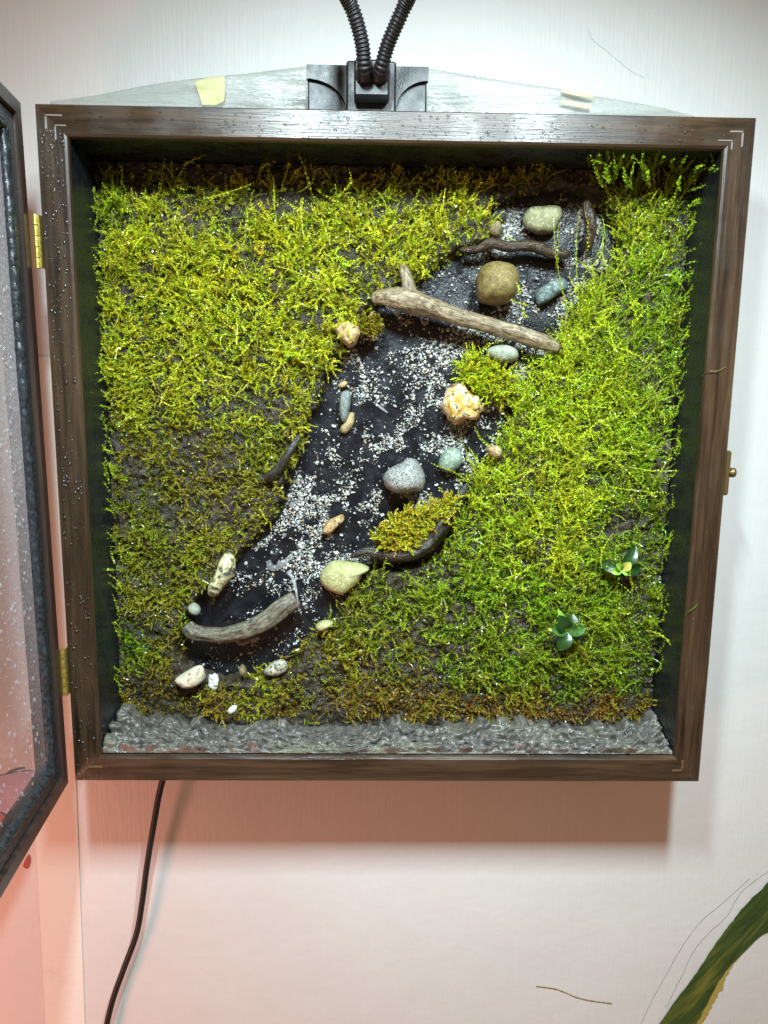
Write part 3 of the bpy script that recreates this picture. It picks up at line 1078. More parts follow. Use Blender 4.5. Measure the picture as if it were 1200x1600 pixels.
br = twig_mesh('branch', crop_pts([(62, 562), (110, 553), (170, 560), (240, 570), (330, 598), (430, 634), (540, 665), (650, 697), (760, 728), (850, 760), (945, 792)], *A5),
               [7, 11, 15, 18, 15, 13, 12, 11.5, 12, 12, 8], [.027, .026, .025, .025, .026, .027, .027, .027, .027, .026, .027], m_branch, None, 1, 110, 26, .22)
tag(br, 'pale weathered forked branch lying across the upper stream', 'branch')
st_ = twig_mesh('side_stub', crop_pts([(245, 565), (238, 520), (228, 470), (215, 428), (205, 400)], *A5), [14, 11, 9, 7.5, 4], [.025, .025, .0255, .026, .027], m_branch, br, 2, 40, 14)
tw = twig_mesh('twig', crop_pts([(480, 332), (560, 328), (620, 300), (700, 316), (790, 311), (850, 322), (910, 345), (990, 352)], *A5), [4, 6, 8.5, 7.5, 8, 8.5, 9, 6], [.031, .031, .030, .031, .0315, .032, .033, .033], m_darkbr, None, 3, 80, 16)
tag(tw, 'dark brown wet twig across the top of the stream above the round pebble', 'twig')
tw = twig_mesh('twig', crop_pts([(92, 590), (125, 622), (180, 632), (265, 636), (370, 612), (470, 566), (560, 500), (614, 462)], *A7), [10, 12, 10.5, 11.5, 13, 14, 14, 12], [.030, .029, .0285, .028, .0275, .028, .029, .030], m_greybr, None, 4, 90, 26, .34)
tag(tw, 'curved grey twig with split grain at the bottom of the stream', 'twig')
tw = twig_mesh('twig', [(414, 748), (426, 740), (442, 722), (456, 700), (468, 680)], [5.5, 7, 6.5, 5.5, 4.5], [.027, .025, .024, .0245, .027], m_blackbr, None, 5, 40, 14)
tag(tw, 'short blackish twig leaning on the left bank of the stream', 'twig')
tw = twig_mesh('twig', [(914, 314), (920, 332), (923, 355), (920, 378), (916, 392)], [6, 9, 9, 8, 5], [.031, .030, .030, .031, .033], m_darkbr, None, 6, 50, 14)
tag(tw, 'upright dark twig at the top right end of the stream', 'twig')
# slab of bark under the lower moss clump
bk = twig_mesh('bark_slab', [(548, 870), (575, 862), (612, 866), (650, 858), (685, 828), (708, 795), (730, 756)], [4, 7, 10, 13, 13, 10, 3], [.031, .029, .0285, .028, .028, .0285, .029], m_blackbr, None, 7, 90, 26, .55)
tag(bk, 'dark wet bark slab carrying a moss clump on the right bank', 'bark')


# ------------------------------------------------------------------ sand
ICO = None
def ico():
    p = (1 + 5 ** .5) / 2
    V = np.array([(-1, p, 0), (1, p, 0), (-1, -p, 0), (1, -p, 0), (0, -1, p), (0, 1, p), (0, -1, -p), (0, 1, -p), (p, 0, -1), (p, 0, 1), (-p, 0, -1), (-p, 0, 1)], float)
    V /= np.linalg.norm(V[0])
    Fc = np.array([(0, 11, 5), (0, 5, 1), (0, 1, 7), (0, 7, 10), (0, 10, 11), (1, 5, 9), (5, 11, 4), (11, 10, 2), (10, 7, 6), (7, 1, 8), (3, 9, 4), (3, 4, 2), (3, 2, 6), (3, 6, 8), (3, 8, 9), (4, 9, 5), (2, 4, 11), (6, 2, 10), (8, 6, 7), (9, 8, 1)])
    return V, Fc


IV, IF = ico()


def rand_rot(n):
    q = rng.normal(size=(n, 4))
    q /= np.linalg.norm(q, axis=1)[:, None]
    w, x, y, z = q.T
    return np.stack([np.stack([1 - 2 * (y * y + z * z), 2 * (x * y - z * w), 2 * (x * z + y * w)], -1),
                     np.stack([2 * (x * y + z * w), 1 - 2 * (x * x + z * z), 2 * (y * z - x * w)], -1),
                     np.stack([2 * (x * z - y * w), 2 * (y * z + x * w), 1 - 2 * (x * x + y * y)], -1)], 1)


lo, hi = SW.min(0), SW.max(0)
G = lo + (hi - lo) * rng.random((185000, 2))
sd = poly_sdf(G, SW)
pxy = to_px(np.stack([G[:, 0], np.full(len(G), YB), G[:, 1]], -1))
P3 = np.concatenate([G, np.zeros((len(G), 1))], 1)
nz = fbm(P3 * 95, 3, 101)
nz2 = fbm(P3 * 260, 2, 103)
dens = smooth01((nz + .50 * nz2 + .06) / .36)
# density along the stream: thick in the middle reach, thin near the curved grey twig
yk = np.interp(pxy[:, 1], [300, 340, 400, 470, 500, 560, 640, 720, 830, 900, 935, 980, 1010, 1060], [1, 1, .75, .62, .7, .9, .85, .9, .9, .68, .40, .15, .14, .10])
dark = np.exp(-(((pxy[:, 0] - 620) / 45) ** 2 + ((pxy[:, 1] - 600) / 55) ** 2)) + np.exp(-(((pxy[:, 0] - 565) / 35) ** 2 + ((pxy[:, 1] - 740) / 45) ** 2)) + np.exp(-(((pxy[:, 0] - 740) / 60) ** 2 + ((pxy[:, 1] - 480) / 30) ** 2)) \
    + np.exp(-(((pxy[:, 0] - 350) / 80) ** 2 + ((pxy[:, 1] - 925) / 30) ** 2)) + np.exp(-(((pxy[:, 0] - 525) / 30) ** 2 + ((pxy[:, 1] - 945) / 45) ** 2)) + np.exp(-(((pxy[:, 0] - 770) / 28) ** 2 + ((pxy[:, 1] - 655) / 40) ** 2))
acc = (sd < -.0008) & (rng.random(len(G)) < (.04 + .96 * dens) * yk * np.clip(1 - .85 * dark, .04, 1) * 1.05)
G = G[acc]
n = len(G)
sz = (0.00026 + 0.00085 * rng.random(n) ** 2.6)
sz = np.where(rng.random(n) < .45, sz * .5, sz)
Rm = rand_rot(n)
jit = 1 + .28 * rng.normal(size=(n, 12, 1)).clip(-1.5, 1.5)
loc = IV[None] * jit * (np.array([1, .75, .6]) * (1 + .25 * rng.normal(size=(n, 3)).clip(-1.4, 1.4)))[:, None]
loc = np.einsum('nij,nkj->nki', Rm, loc) * sz[:, None, None]
cen = np.stack([G[:, 0], YB - sz * .55, G[:, 1]], -1)
V = (cen[:, None] + loc).reshape(-1, 3)
Fc = (IF[None] + (np.arange(n) * 12)[:, None, None]).reshape(-1, 3)
pal = np.array([(.66, .67, .63), (.80, .81, .80), (.46, .47, .43), (.58, .53, .40), (.44, .33, .17), (.26, .27, .26), (.55, .24, .07)])
pk = rng.choice(7, n, p=[.32, .11, .26, .10, .05, .155, .005])
cc = np.repeat(pal[pk] * (.50 + .36 * rng.random((n, 1))), 12, 0)
t = NT('sand_grain')
at_ = t.n('ShaderNodeAttribute', attribute_name='Col')
t.set(Base_Color=at_.outputs['Color'], Roughness=0.38, Specular_IOR_Level=0.5)
o = big_mesh('sand', V, Fc, t.m, colors=cc)
tag(o, 'scattered white and pale sand grains stuck on the black stream bed', 'sand', kind='stuff')
print('sand grains', n)

# smears of clear glue on the black bed
t = NT('clear_glue')
t.set(Base_Color=(0.60, 0.63, 0.66), Roughness=0.12, Alpha=0.22, Specular_IOR_Level=0.6)
M_glue = t.m


def glue(pts, w, label, Y):
    P = catmull(np.array([at(a_, b_, y) for (a_, b_), y in zip(pts, Y)]), 40)
    s = np.linspace(0, 1, 40)
    r = MPX * np.interp(s, np.linspace(0, 1, len(w)), w) * (1 + .35 * fbm(np.stack([s * 14, s * 0, s * 0], -1), 2, len(pts)))
    V, Fc = sweep(P, r, 10)
    o = mesh('glue_smear', V, Fc, M_glue, None, True)
    tag(o, label, 'glue')


glue([(419, 876), (424, 887), (436, 885), (446, 877), (457, 868)], [4, 6, 5, 5, 3], 'clear glue smear on the black bed above the curved grey twig', [.0395] * 5)
glue([(450, 894), (457, 903), (463, 925), (467, 955)], [4, 2.6, 2.2, 1.4], 'whitish glue drip hanging over the end of the curved grey twig', [.0385, .036, .026, .029])
glue([(368, 1000), (378, 1005), (390, 1001), (406, 997)], [3, 4, 3, 3], 'clear glue smear on the black bed below the curved grey twig', [.0397] * 4)
glue([(587, 630), (594, 636), (606, 645)], [1.5, 2.5, 1], 'thin glue streak in the middle of the sand', [.0395] * 3)

# ------------------------------------------------------------------ moss
t = NT('moss_leaf')
at_ = t.n('ShaderNodeAttribute', attribute_name='Col')
hs = t.n('ShaderNodeHueSaturation')
hs.inputs['Value'].default_value = 1.0
t.l(at_.outputs['Color'], hs.inputs['Color'])
t.set(Base_Color=hs.outputs['Color'], Roughness=0.22, Specular_IOR_Level=0.6)
tl = t.n('ShaderNodeBsdfTranslucent')
t.l(at_.outputs['Color'], tl.inputs[0])
ms = t.n('ShaderNodeMixShader')
ms.inputs[0].default_value = 0.20
t.l(t.b.outputs[0], ms.inputs[1])
t.l(tl.outputs[0], ms.inputs[2])
t.l(ms.outputs[0], t.out.inputs['Surface'])
M_moss = t.m


def unit(v):
    return v / (np.linalg.norm(v, axis=-1)[..., None] + 1e-12)


def grow(root, dir0, length, curl, up, K):
    """Paths of N stems: random-walk direction with a pull upwards; returns (N,K,3)."""
    N = len(root)
    P = np.zeros((N, K, 3))
    P[:, 0] = root
    d = unit(dir0)
    bend = rng.normal(size=(N, 3))
    for k in range(1, K):
        bend = bend + rng.normal(size=(N, 3)) * .5
        d = unit(d + bend * (curl / K)[:, None] + np.array([0, 0, 1.0]) * (up / K)[:, None])
        P[:, k] = P[:, k - 1] + d * (length / (K - 1))[:, None]
    P[..., 1] = np.maximum(P[..., 1], 0.004)
    return P


def strands(P, col, tipcol, leaf_l, leaf_w, stem_r, per=3, spread=0.60, stem=True):
    """Leafy stems along paths P. Returns V, Q (quads), colours."""
    N, K, _ = P.shape
    T = np.gradient(P, axis=1)
    T = unit(T)
    a = unit(np.cross(T, unit(rng.normal(size=(N, 1, 3)))))
    b = np.cross(T, a)
    s = np.linspace(0, 1, K)
    # stem: narrow folded ribbon
    rad = stem_r[:, None] * (1 - .6 * s)[None]
    ring = np.stack([P + a * rad[..., None], P - a * rad[..., None]], 2)
    Vs = ring.reshape(-1, 3)
    base = (np.arange(N) * K * 2)[:, None] + (np.arange(K - 1) * 2)[None, :]
    Qs = np.stack([base, base + 1, base + 3, base + 2], -1).reshape(-1, 4)
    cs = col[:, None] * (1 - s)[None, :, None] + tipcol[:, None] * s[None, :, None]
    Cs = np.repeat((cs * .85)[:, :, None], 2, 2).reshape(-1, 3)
    if not stem:
        Vs, Qs, Cs = Vs[:0], Qs[:0], Cs[:0]
    # leaves
    kk = np.arange(1, K)
    B_ = P[:, kk]
    Tn, An, Bn = T[:, kk], a[:, kk], b[:, kk]
    nk = len(kk)
    ang = (rng.random((N, 1, 1)) * 6.28 + (np.arange(nk) * 2.4)[None, :, None] + (np.arange(per) * 2 * math.pi / per)[None, None, :]) + .5 * rng.normal(size=(N, nk, per))
    radial = An[:, :, None] * np.cos(ang)[..., None] + Bn[:, :, None] * np.sin(ang)[..., None]
    sp = spread * (.75 + .5 * rng.random((N, nk, per)))
    dirn = unit(Tn[:, :, None] * np.cos(sp)[..., None] + radial * np.sin(sp)[..., None])
    side = unit(np.cross(dirn, Tn[:, :, None] + .35 * rng.normal(size=(N, nk, per, 3))))
    env = (.55 + .65 * np.sin(np.pi * np.clip(s[kk] * .85 + .12, 0, 1)))[None, :, None]
    ll = leaf_l[:, None, None] * env * (.7 + .6 * rng.random((N, nk, per)))
    lw = leaf_w[:, None, None] * env * (.7 + .6 * rng.random((N, nk, per)))
    b0 = np.broadcast_to(B_[:, :, None], dirn.shape)
    nn = np.cross(dirn, side)
    mid = b0 + dirn * (ll * .5)[..., None] + nn * (ll * .10)[..., None]
    Vl = np.stack([b0, mid + side * lw[..., None], b0 + dirn * ll[..., None], mid - side * lw[..., None]], 3).reshape(-1, 3)
    Ql = np.arange(len(Vl)).reshape(-1, 4) + len(Vs)
    cl = cs[:, kk][:, :, None] * (.86 + .28 * rng.random((N, nk, per, 1)))
    Cl = np.repeat(cl[:, :, :, None], 4, 3).reshape(-1, 3)
    return np.vstack([Vs, Vl]), np.vstack([Qs, Ql]), np.vstack([Cs, Cl])


class Pile:
    def __init__(self):
        self.V, self.Q, self.C, self.n = [], [], [], 0

    def add(self, VQC):
        V, Q, C_ = VQC
        self.V.append(V); self.Q.append(Q + self.n); self.C.append(C_); self.n += len(V)

    def build(self, name, label, cat='moss'):
        o = big_mesh(name, np.vstack(self.V), np.vstack(self.Q), M_moss, colors=np.vstack(self.C))
        tag(o, label, cat, kind='stuff')
        print(name, len(o.data.polygons) * 2)
        return o


CY = np.array((.52, .565, .030)); CG = np.array((.24, .40, .020)); CD = np.array((.085, .19, .010)); CO = np.array((.28, .26, .026)); CB = np.array((.27, .135, .026)); CL = np.array((.40, .51, .024))
# px, py, density, length mm, pull up, colour
CTRL = [
    (560, 1092, .9, 4, 0, .75 * CB + .25 * CO), (660, 1098, .9, 4, 0, .8 * CB + .2 * CO), (760, 1104, .9, 4, 0, .85 * CB + .15 * CO), (860, 1112, .9, 4, 0, CB), (950, 1112, .9, 4, 0, CB), (450, 1115, .85, 4, 0, .7 * CB + .3 * CO), (350, 1118, .8, 4, 0, .7 * CB + .3 * CO),
    (150, 330, .55, 7, .5, .5 * CY + .5 * CG), (230, 300, .85, 7, .6, CY), (330, 300, .55, 5.5, .5, .6 * CY + .4 * CO), (430, 300, .75, 6.5, .6, CY), (530, 285, .55, 6, .6, .6 * CY + .4 * CO), (640, 290, .8, 6.5, .7, .8 * CY + .2 * CO), (750, 290, .75, 6, .7, CY * .9 + .1 * CO),
    (840, 280, .9, 6.5, 1.2, .6 * CO + .4 * CY), (170, 430, .95, 7.5, .3, CY), (260, 420, 1, 7.5, .1, CY), (380, 420, 1, 7.5, .1, CY), (500, 400, 1, 7, .2, CY), (600, 370, .9, 6.5, .3, CY), (700, 350, .95, 6.5, .5, CY),
    (180, 560, 1, 7, .1, CY), (300, 560, .95, 7, 0, CY), (420, 540, 1, 7, 0, .9 * CY + .1 * CG), (500, 520, .8, 6, .1, .8 * CY + .2 * CO), (200, 640, .8, 6, .1, .8 * CY + .2 * CO), (320, 640, .8, 6, 0, .7 * CY + .3 * CO), (440, 630, .75, 5.5, 0, .6 * CY + .4 * CO),
    (200, 700, .50, 4.2, 0, CO), (300, 710, .66, 4.5, 0, CO), (400, 700, .66, 4.2, 0, .7 * CO + .3 * CG), (220, 780, .74, 3.8, 0, .7 * CO + .3 * CD), (330, 780, .72, 4, 0, CO), (420, 770, .74, 4, 0, .8 * CO + .2 * CY),
    (220, 860, .88, 4.2, 0, .7 * CO + .3 * CG), (330, 840, .85, 4, 0, CO * .8 + .2 * CY), (230, 940, .88, 4.2, 0, .8 * CO + .2 * CY), (290, 900, .88, 4, 0, CO * .8 + .2 * CG), (215, 1010, .88, 4, 0, .5 * CG + .5 * CD), (260, 1000, .7, 3.8, 0, CO), (230, 1070, .5, 3.5, 0, .5 * CO + .5 * CB), (300, 1100, .75, 3.5, 0, .5 * CB + .5 * CO),
    (400, 1090, .9, 3.8, 0, .6 * CO + .4 * CY), (480, 1070, .8, 3.6, 0, CO), (520, 1110, .85, 4, 0, .6 * CB + .4 * CO), (600, 1110, .9, 4, 0, .8 * CB + .2 * CO), (700, 1120, .9, 4, 0, .9 * CB + .1 * CO), (800, 1125, .9, 4, 0, CB), (900, 1125, .9, 4, .1, CB), (1000, 1120, .8, 4, 0, CB),
    (560, 980, .8, 4.5, 0, .5 * CD + .5 * CO), (620, 930, .7, 5, .1, .5 * CG + .5 * CO), (540, 1040, .8, 4, 0, CO), (620, 1030, .8, 4.2, 0, .6 * CO + .4 * CD), (700, 1040, .85, 4.5, 0, .5 * CD + .5 * CG), (680, 920, .75, 5.5, .2, .7 * CG + .3 * CD), (780, 1050, .8, 5.5, .2, .5 * CG + .5 * CD), (880, 1080, .9, 6, .5, .5 * CG + .5 * CD), (980, 1060, .95, 6.5, .7, .6 * CG + .4 * CD),
    (740, 960, .7, 5.5, .2, .5 * CG + .5 * CD), (840, 960, .8, 6.5, .3, .7 * CG + .3 * CD), (940, 960, .95, 7, .7, .7 * CG + .3 * CD), (1010, 960, .8, 6, .7, .5 * CG + .5 * CD), (760, 870, .9, 6.5, .4, .8 * CG + .2 * CL), (860, 860, 1, 7.5, .3, CL), (950, 860, .8, 6.5, .4, CG), (1010, 880, .35, 5, .4, .6 * CG + .4 * CD),
    (780, 780, 1, 7.5, .5, CL), (880, 760, 1, 8, .3, .7 * CL + .3 * CY), (970, 780, .9, 7, .4, CG), (1020, 790, .55, 6, .5, .5 * CG + .5 * CD), (800, 690, 1, 8, .8, CL), (900, 660, 1, 8.5, .5, CL), (1000, 680, 1, 7.5, .4, .6 * CG + .4 * CL), (1045, 680, .8, 6.5, .5, CG),
    (850, 620, 1, 8.5, .9, .6 * CL + .4 * CG), (900, 560, 1, 9, .9, CL), (980, 560, 1, 8, .6, CG), (1050, 560, 1, 7, .5, .8 * CG + .2 * CD), (920, 480, 1, 9, 1.0, CL), (1000, 460, 1, 8, .7, .7 * CG + .3 * CL), (1065, 460, 1, 7, .6, CG), (960, 380, .95, 8, .8, .6 * CL + .4 * CY), (1030, 360, 1, 8, .7, CL), (1080, 330, .9, 7, .6, CG),
    (940, 310, .85, 7, .7, .6 * CG + .4 * CO), (1000, 290, .85, 7.5, .8, .8 * CG + .2 * CL), (1075, 270, .9, 7.5, .5, .6 * CL + .4 * CG), (960, 260, .7, 6, .8, .5 * CG + .5 * CD), (890, 290, .4, 5, .8, CO),
]
CT = np.array([[c[0], c[1], c[2], c[3], c[4], *c[5]] for c in CTRL])


def field(pxy):
    d2 = ((pxy[:, None, :] - CT[None, :, :2]) ** 2).sum(-1) + 60.0
    w = d2 ** -2.2
    w /= w.sum(1)[:, None]
    return w @ CT[:, 2:]


def scatter(N, flat=0.0):
    XZ = (rng.random((N, 2)) * 2 - 1) * (INN - .0012)
    sd = poly_sdf(XZ, SW)
    y = soil_y(XZ, sd)
    R_ = np.stack([XZ[:, 0], y, XZ[:, 1]], -1)
    pxy = to_px(R_)
    f = field(pxy)
    P3 = np.concatenate([XZ, np.zeros((N, 1))], 1)
    nz = fbm(P3 * 105, 3, 131)
    fine = fbm(P3 * 300, 2, 137)
    dn = np.maximum(f[:, 0], flat) * np.clip(.70 + 1.5 * nz + .8 * fine, .03, 1.3)
    dn = np.where(f[:, 0] > .88, np.maximum(dn, .38 * f[:, 0]), dn)
    topgap = smooth01((INN - .004 - XZ[:, 1]) / .012)
    keep = (sd > .0012) & (rng.random(N) < dn * (.25 + .75 * topgap)) & (XZ[:, 1] > -INN + .0045)
    return XZ[keep], R_[keep], pxy[keep], f[keep], nz[keep]


def side_of(pxy):
    """0 left/upper bank, 1 right bank, 2 bottom strip."""
    x, y = pxy[:, 0], pxy[:, 1]
    mid = np.interp(y, [200, 300, 400, 500, 600, 700, 800, 900, 1000, 1060, 1200], [885, 890, 840, 740, 640, 590, 560, 480, 400, 380, 380])
    s = np.where(x > mid, 1, 0)
    return np.where(y > np.interp(x, [150, 400, 700, 1050], [1075, 1068, 1085, 1100]), 2, s)


piles = [Pile(), Pile(), Pile()]
XZ, R0, pxy0, f0, nz = scatter(8600)
NT_ = len(R0)
P3 = np.concatenate([XZ, np.zeros((NT_, 1))], 1)
tdir = np.stack([1.15 * fbm(P3 * 48, 2, 201) + .30 * rng.normal(size=NT_), -.42 - .35 * rng.random(NT_), 1.0 * fbm(P3 * 48, 2, 203) + .28 * rng.normal(size=NT_) + .22 + f0[:, 2] * 1.15], -1)
tlen = .75 + .5 * rng.random(NT_)
tcol = .78 + .40 * rng.random(NT_)
m_ = rng.integers(3, 6, NT_)
ti = np.repeat(np.arange(NT_), m_)
N = len(ti)
f = f0[ti]
sd_ = side_of(pxy0)[ti]
jx = rng.normal(size=(N, 2)) * .0009
XZs = np.clip(XZ[ti] + jx, -INN + .0008, INN - .0008)
R_ = np.stack([XZs[:, 0], soil_at(XZs), XZs[:, 1]], -1)
R_[:, 1] = np.minimum(R_[:, 1], R0[ti][:, 1] + .002)
col = f[:, 3:6] * (tcol[ti] * (.85 + .3 * rng.random(N)))[:, None] * 1.08
hj = (rng.normal(size=NT_)[ti] * .09 + rng.normal(size=N) * .05)[:, None]
col = col * np.concatenate([1 + hj, 1 - .3 * hj, np.ones((N, 1))], 1)
cn = np.clip(fbm(P3 * 75, 3, 211) * 1.6 + .25, 0, .55)[ti][:, None]
col = col * (1 - cn) + cn * (.55 * col + .45 * CO * 1.15)
col = col * .93
die = rng.random(N) < .08
col[die] = .5 * col[die] + .5 * np.array((.22, .135, .035))
grn = rng.random(N) < .14
col[grn] = .5 * col[grn] + .5 * CG
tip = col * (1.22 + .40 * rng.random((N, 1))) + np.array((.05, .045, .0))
L_s = f[:, 1] * (.00142 + .00038 * (sd_ == 1)) * tlen[ti] * (.45 + .85 * rng.random(N))
long_ = rng.random(N) < .10
L_s[long_] *= 1.4
dir0 = tdir[ti] + rng.normal(size=(N, 3)) * .33
dir0[:, 2] += np.where(sd_ == 1, .45, .12) * (f[:, 2] > .25)
P = grow(R_ + [0, .0006, 0], dir0, L_s, .7 + .8 * rng.random(N), f[:, 2] * .9 - .02 + .35 * (sd_ == 1), 11)
lf = np.clip(L_s / .0085, .62, 1.0)
for s_ in range(3):
    k = sd_ == s_
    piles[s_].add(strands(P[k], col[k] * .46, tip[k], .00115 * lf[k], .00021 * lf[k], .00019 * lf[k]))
# side branches
pick = rng.random(N) < .42
for s_ in range(3):
    k = np.where(pick & (sd_ == s_))[0]
    node = rng.integers(4, 9, len(k))
    b0 = P[k, node]
    dd = unit(P[k, node + 1] - P[k, node]) + rng.normal(size=(len(k), 3)) * .55 + np.array([0, -.1, .0])
    Lb = L_s[k] * (.35 + .35 * rng.random(len(k)))
    Pb = grow(b0, dd, Lb, 1.6 + 0 * Lb, f[k, 2] * .7, 6)
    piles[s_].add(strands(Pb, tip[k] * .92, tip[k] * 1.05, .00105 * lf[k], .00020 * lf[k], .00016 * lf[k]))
# low undergrowth hugging the soil
XZ, R_, pxy, f, nz = scatter(52000, .75)
N = len(R_)
sd_ = side_of(pxy)
col = f[:, 3:6] * (.30 + .45 * rng.random((N, 1)))  # older moss tone, darkened further to put gap shade into the colour
dir0 = np.stack([rng.normal(size=N), -.35 - .3 * rng.random(N), rng.normal(size=N)], -1)
L_u = .0012 + .0020 * rng.random(N)
P = grow(R_ + [0, .0002, 0], dir0, L_u, 1.5 + 0 * L_u, .1 + 0 * L_u, 4)
for s_ in range(3):
    k = sd_ == s_
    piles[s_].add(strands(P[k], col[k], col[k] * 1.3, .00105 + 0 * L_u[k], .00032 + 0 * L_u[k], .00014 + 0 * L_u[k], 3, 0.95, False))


def extra(pile, starts, ends_px, Y0, Y1, L, color, n_nodes=12, leaf=.0011):
    """Single trailing stems drawn from pixel to pixel."""
    for (a_, b_) in zip(starts, ends_px):
        p0, p1 = at(*a_, Y0), at(*b_, Y1)
        s = np.linspace(0, 1, n_nodes)[:, None]
        Pq = p0 + (p1 - p0) * s + rng.normal(size=3) * .0013 * np.sin(np.pi * s) + rng.normal(size=(n_nodes, 3)) * .00012
        c_ = np.array(color)[None] * (.8 + .4 * random.random())
        pile.add(strands(Pq[None], c_, c_ * 1.25, np.array([leaf]), np.array([leaf * .22]), np.array([.00013])))


tr0 = [(rng.uniform(905, 1112), rng.uniform(262, 300)) for _ in range(34)]
extra(piles[1], tr0, [(a_ + rng.normal() * 14, max(228, b_ - rng.uniform(22, 52))) for a_, b_ in tr0], .022, .0035, 0, CG * .7 + CL * .3, 14, .0014)
le = [(np.interp(y_, [300, 1110], [158, 190]) + rng.normal() * 5, y_) for y_ in rng.uniform(290, 1090, 60)]
extra(piles[0], le, [(a_ - abs(rng.normal()) * 12 - 4, b_ - rng.uniform(2, 34)) for a_, b_ in le], .026, .021, 0, .5 * CY + .5 * CG, 9)
re_ = [(np.interp(y_, [280, 1110], [1082, 1020]) + rng.normal() * 5, y_) for y_ in rng.uniform(280, 1080, 70)]
extra(piles[1], re_, [(a_ + abs(rng.normal()) * 13 + 4, b_ - rng.uniform(2, 36)) for a_, b_ in re_], .026, .020, 0, .4 * CL + .6 * CG, 9)
# stems climbing the black side walls and hanging over
extra(piles[0], [(150, 430), (148, 440), (150, 420), (152, 452), (145, 350), (165, 640), (160, 660)], [(115, 262), (128, 330), (112, 345), (118, 390), (135, 320), (148, 600), (142, 640)], .028, .018, 0, CG * .75 + CO * .25, 20)
extra(piles[0], [(288, 262), (250, 300), (440, 300), (465, 300)], [(320, 242), (257, 250), (452, 258), (492, 262)], .027, .021, 0, .5 * CO + .5 * CY, 12)
extra(piles[0], [(175, 862), (180, 855), (172, 868)], [(162, 860), (172, 840), (160, 866)], .028, .022, 0, CG, 8)
extra(piles[1], [(940, 275), (960, 280), (985, 280), (1010, 290), (1040, 290), (1060, 280), (1075, 290), (1085, 285), (1070, 300)], [(920, 232), (945, 236), (972, 238), (1040, 250), (1070, 240), (1085, 248), (1105, 262), (1112, 270), (1116, 285)], .027, .012, 0, CG * .6 + CL * .4, 14)
extra(piles[1], [(1085, 470), (1088, 440), (1080, 430), (1075, 580), (1070, 600)], [(1112, 350), (1106, 390), (1095, 380), (1098, 520), (1082, 560)], .027, .016, 0, CG * .6 + CY * .4, 16)
extra(piles[1], [(985, 730), (1020, 755), (940, 700), (950, 760), (1010, 985), (900, 690)], [(1055, 735), (1050, 700), (1025, 775), (1040, 770), (1052, 1012), (975, 650)], .021, .014, 0, CL * .7 + CY * .3, 18)
# arching pale stems over the right bank
st0 = [(rng.uniform(780, 1000), rng.uniform(420, 960)) for _ in range(70)]
extra(piles[1], st0, [(a_ + rng.normal() * 32, b_ + rng.normal() * 34) for a_, b_ in st0], .020, .015, 0, CL * .55 + CY * .5, 14)
st0 = [(rng.uniform(180, 560), rng.uniform(300, 620)) for _ in range(55)]
extra(piles[0], [p for p in st0], [(a_ + rng.normal() * 28, b_ + rng.normal() * 28) for a_, b_ in st0], .021, .017, 0, CY * 1.05, 12)
# stems reaching over the stream from the right bank
extra(piles[1], [(880, 460), (905, 470), (912, 420), (868, 420), (735, 755), (745, 745), (770, 700)], [(865, 340), (905, 330), (915, 330), (872, 350), (675, 725), (720, 690), (742, 668)], .026, .020, 0, CL * .7 + CO * .3, 16)
piles[0].build('yellow_moss', 'yellow green feathery moss carpeting the left and upper bank')
piles[1].build('green_moss', 'lush bright green moss carpeting the right bank')
piles[2].build('brown_moss', 'dying brown moss in a strip above the grey clay')


def clump(name, label, poly_px, Y0, n, Lmm, color, up, tuft=.0):
    pl = Pile()
    poly = np.array(poly_px, float)
    lo_, hi_ = poly.min(0), poly.max(0)
    g_ = lo_ + (hi_ - lo_) * rng.random((n * 4, 2))
    g_ = g_[poly_sdf(g_, poly) < 0][:n]
    R_ = np.array([at(a_, b_, Y0) for a_, b_ in g_])
    N = len(R_)
    c_ = np.array(color)[None] * (.65 + .6 * rng.random((N, 1)))
    c_ = np.where(rng.random((N, 1)) < .25, c_ * [1.1, .75, 1], c_)
    L = Lmm * .001 * (.5 + .7 * rng.random(N))
    d0 = np.stack([rng.normal(size=N) * .5 + (g_[:, 0] - poly[:, 0].mean()) / 70, -.75 + rng.normal(size=N) * .3, up + rng.normal(size=N) * .45], -1)
    P = grow(R_, d0, L, 1.2 + 0 * L, .5 + 0 * L, 9)
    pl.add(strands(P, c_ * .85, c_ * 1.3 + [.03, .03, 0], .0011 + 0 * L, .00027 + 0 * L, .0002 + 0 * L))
    # loose crumbs of soil-like undergrowth at the foot
    P = grow(R_ + [0, .0015, -.001], d0 * [1, .3, .2], .004 + 0 * L, 1.5 + 0 * L, -.2 + 0 * L, 4)
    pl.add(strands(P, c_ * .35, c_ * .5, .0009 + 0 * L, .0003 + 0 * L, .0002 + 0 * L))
    pl.build(name, label)


clump('moss_clump', 'small upright moss clump between the forked branch and ochre stone', [(722, 575), (745, 560), (780, 575), (800, 595), (806, 622), (780, 634), (752, 622), (728, 608)], .030, 330, 8.5, .75 * CL + .25 * CY, .9)
clump('moss_clump', 'olive moss clump growing on the bark slab in the stream', [(588, 840), (610, 812), (650, 800), (690, 780), (715, 775), (700, 810), (670, 838), (640, 862), (600, 858)], .026, 480, 6.5, .6 * CO + .5 * CY, .7)
clump('moss_clump', 'small brownish moss tuft under the branch fork by the tan stone', [(550, 512), (572, 495), (592, 500), (590, 518), (566, 528)], .029, 150, 4.2, .8 * CO, .2)


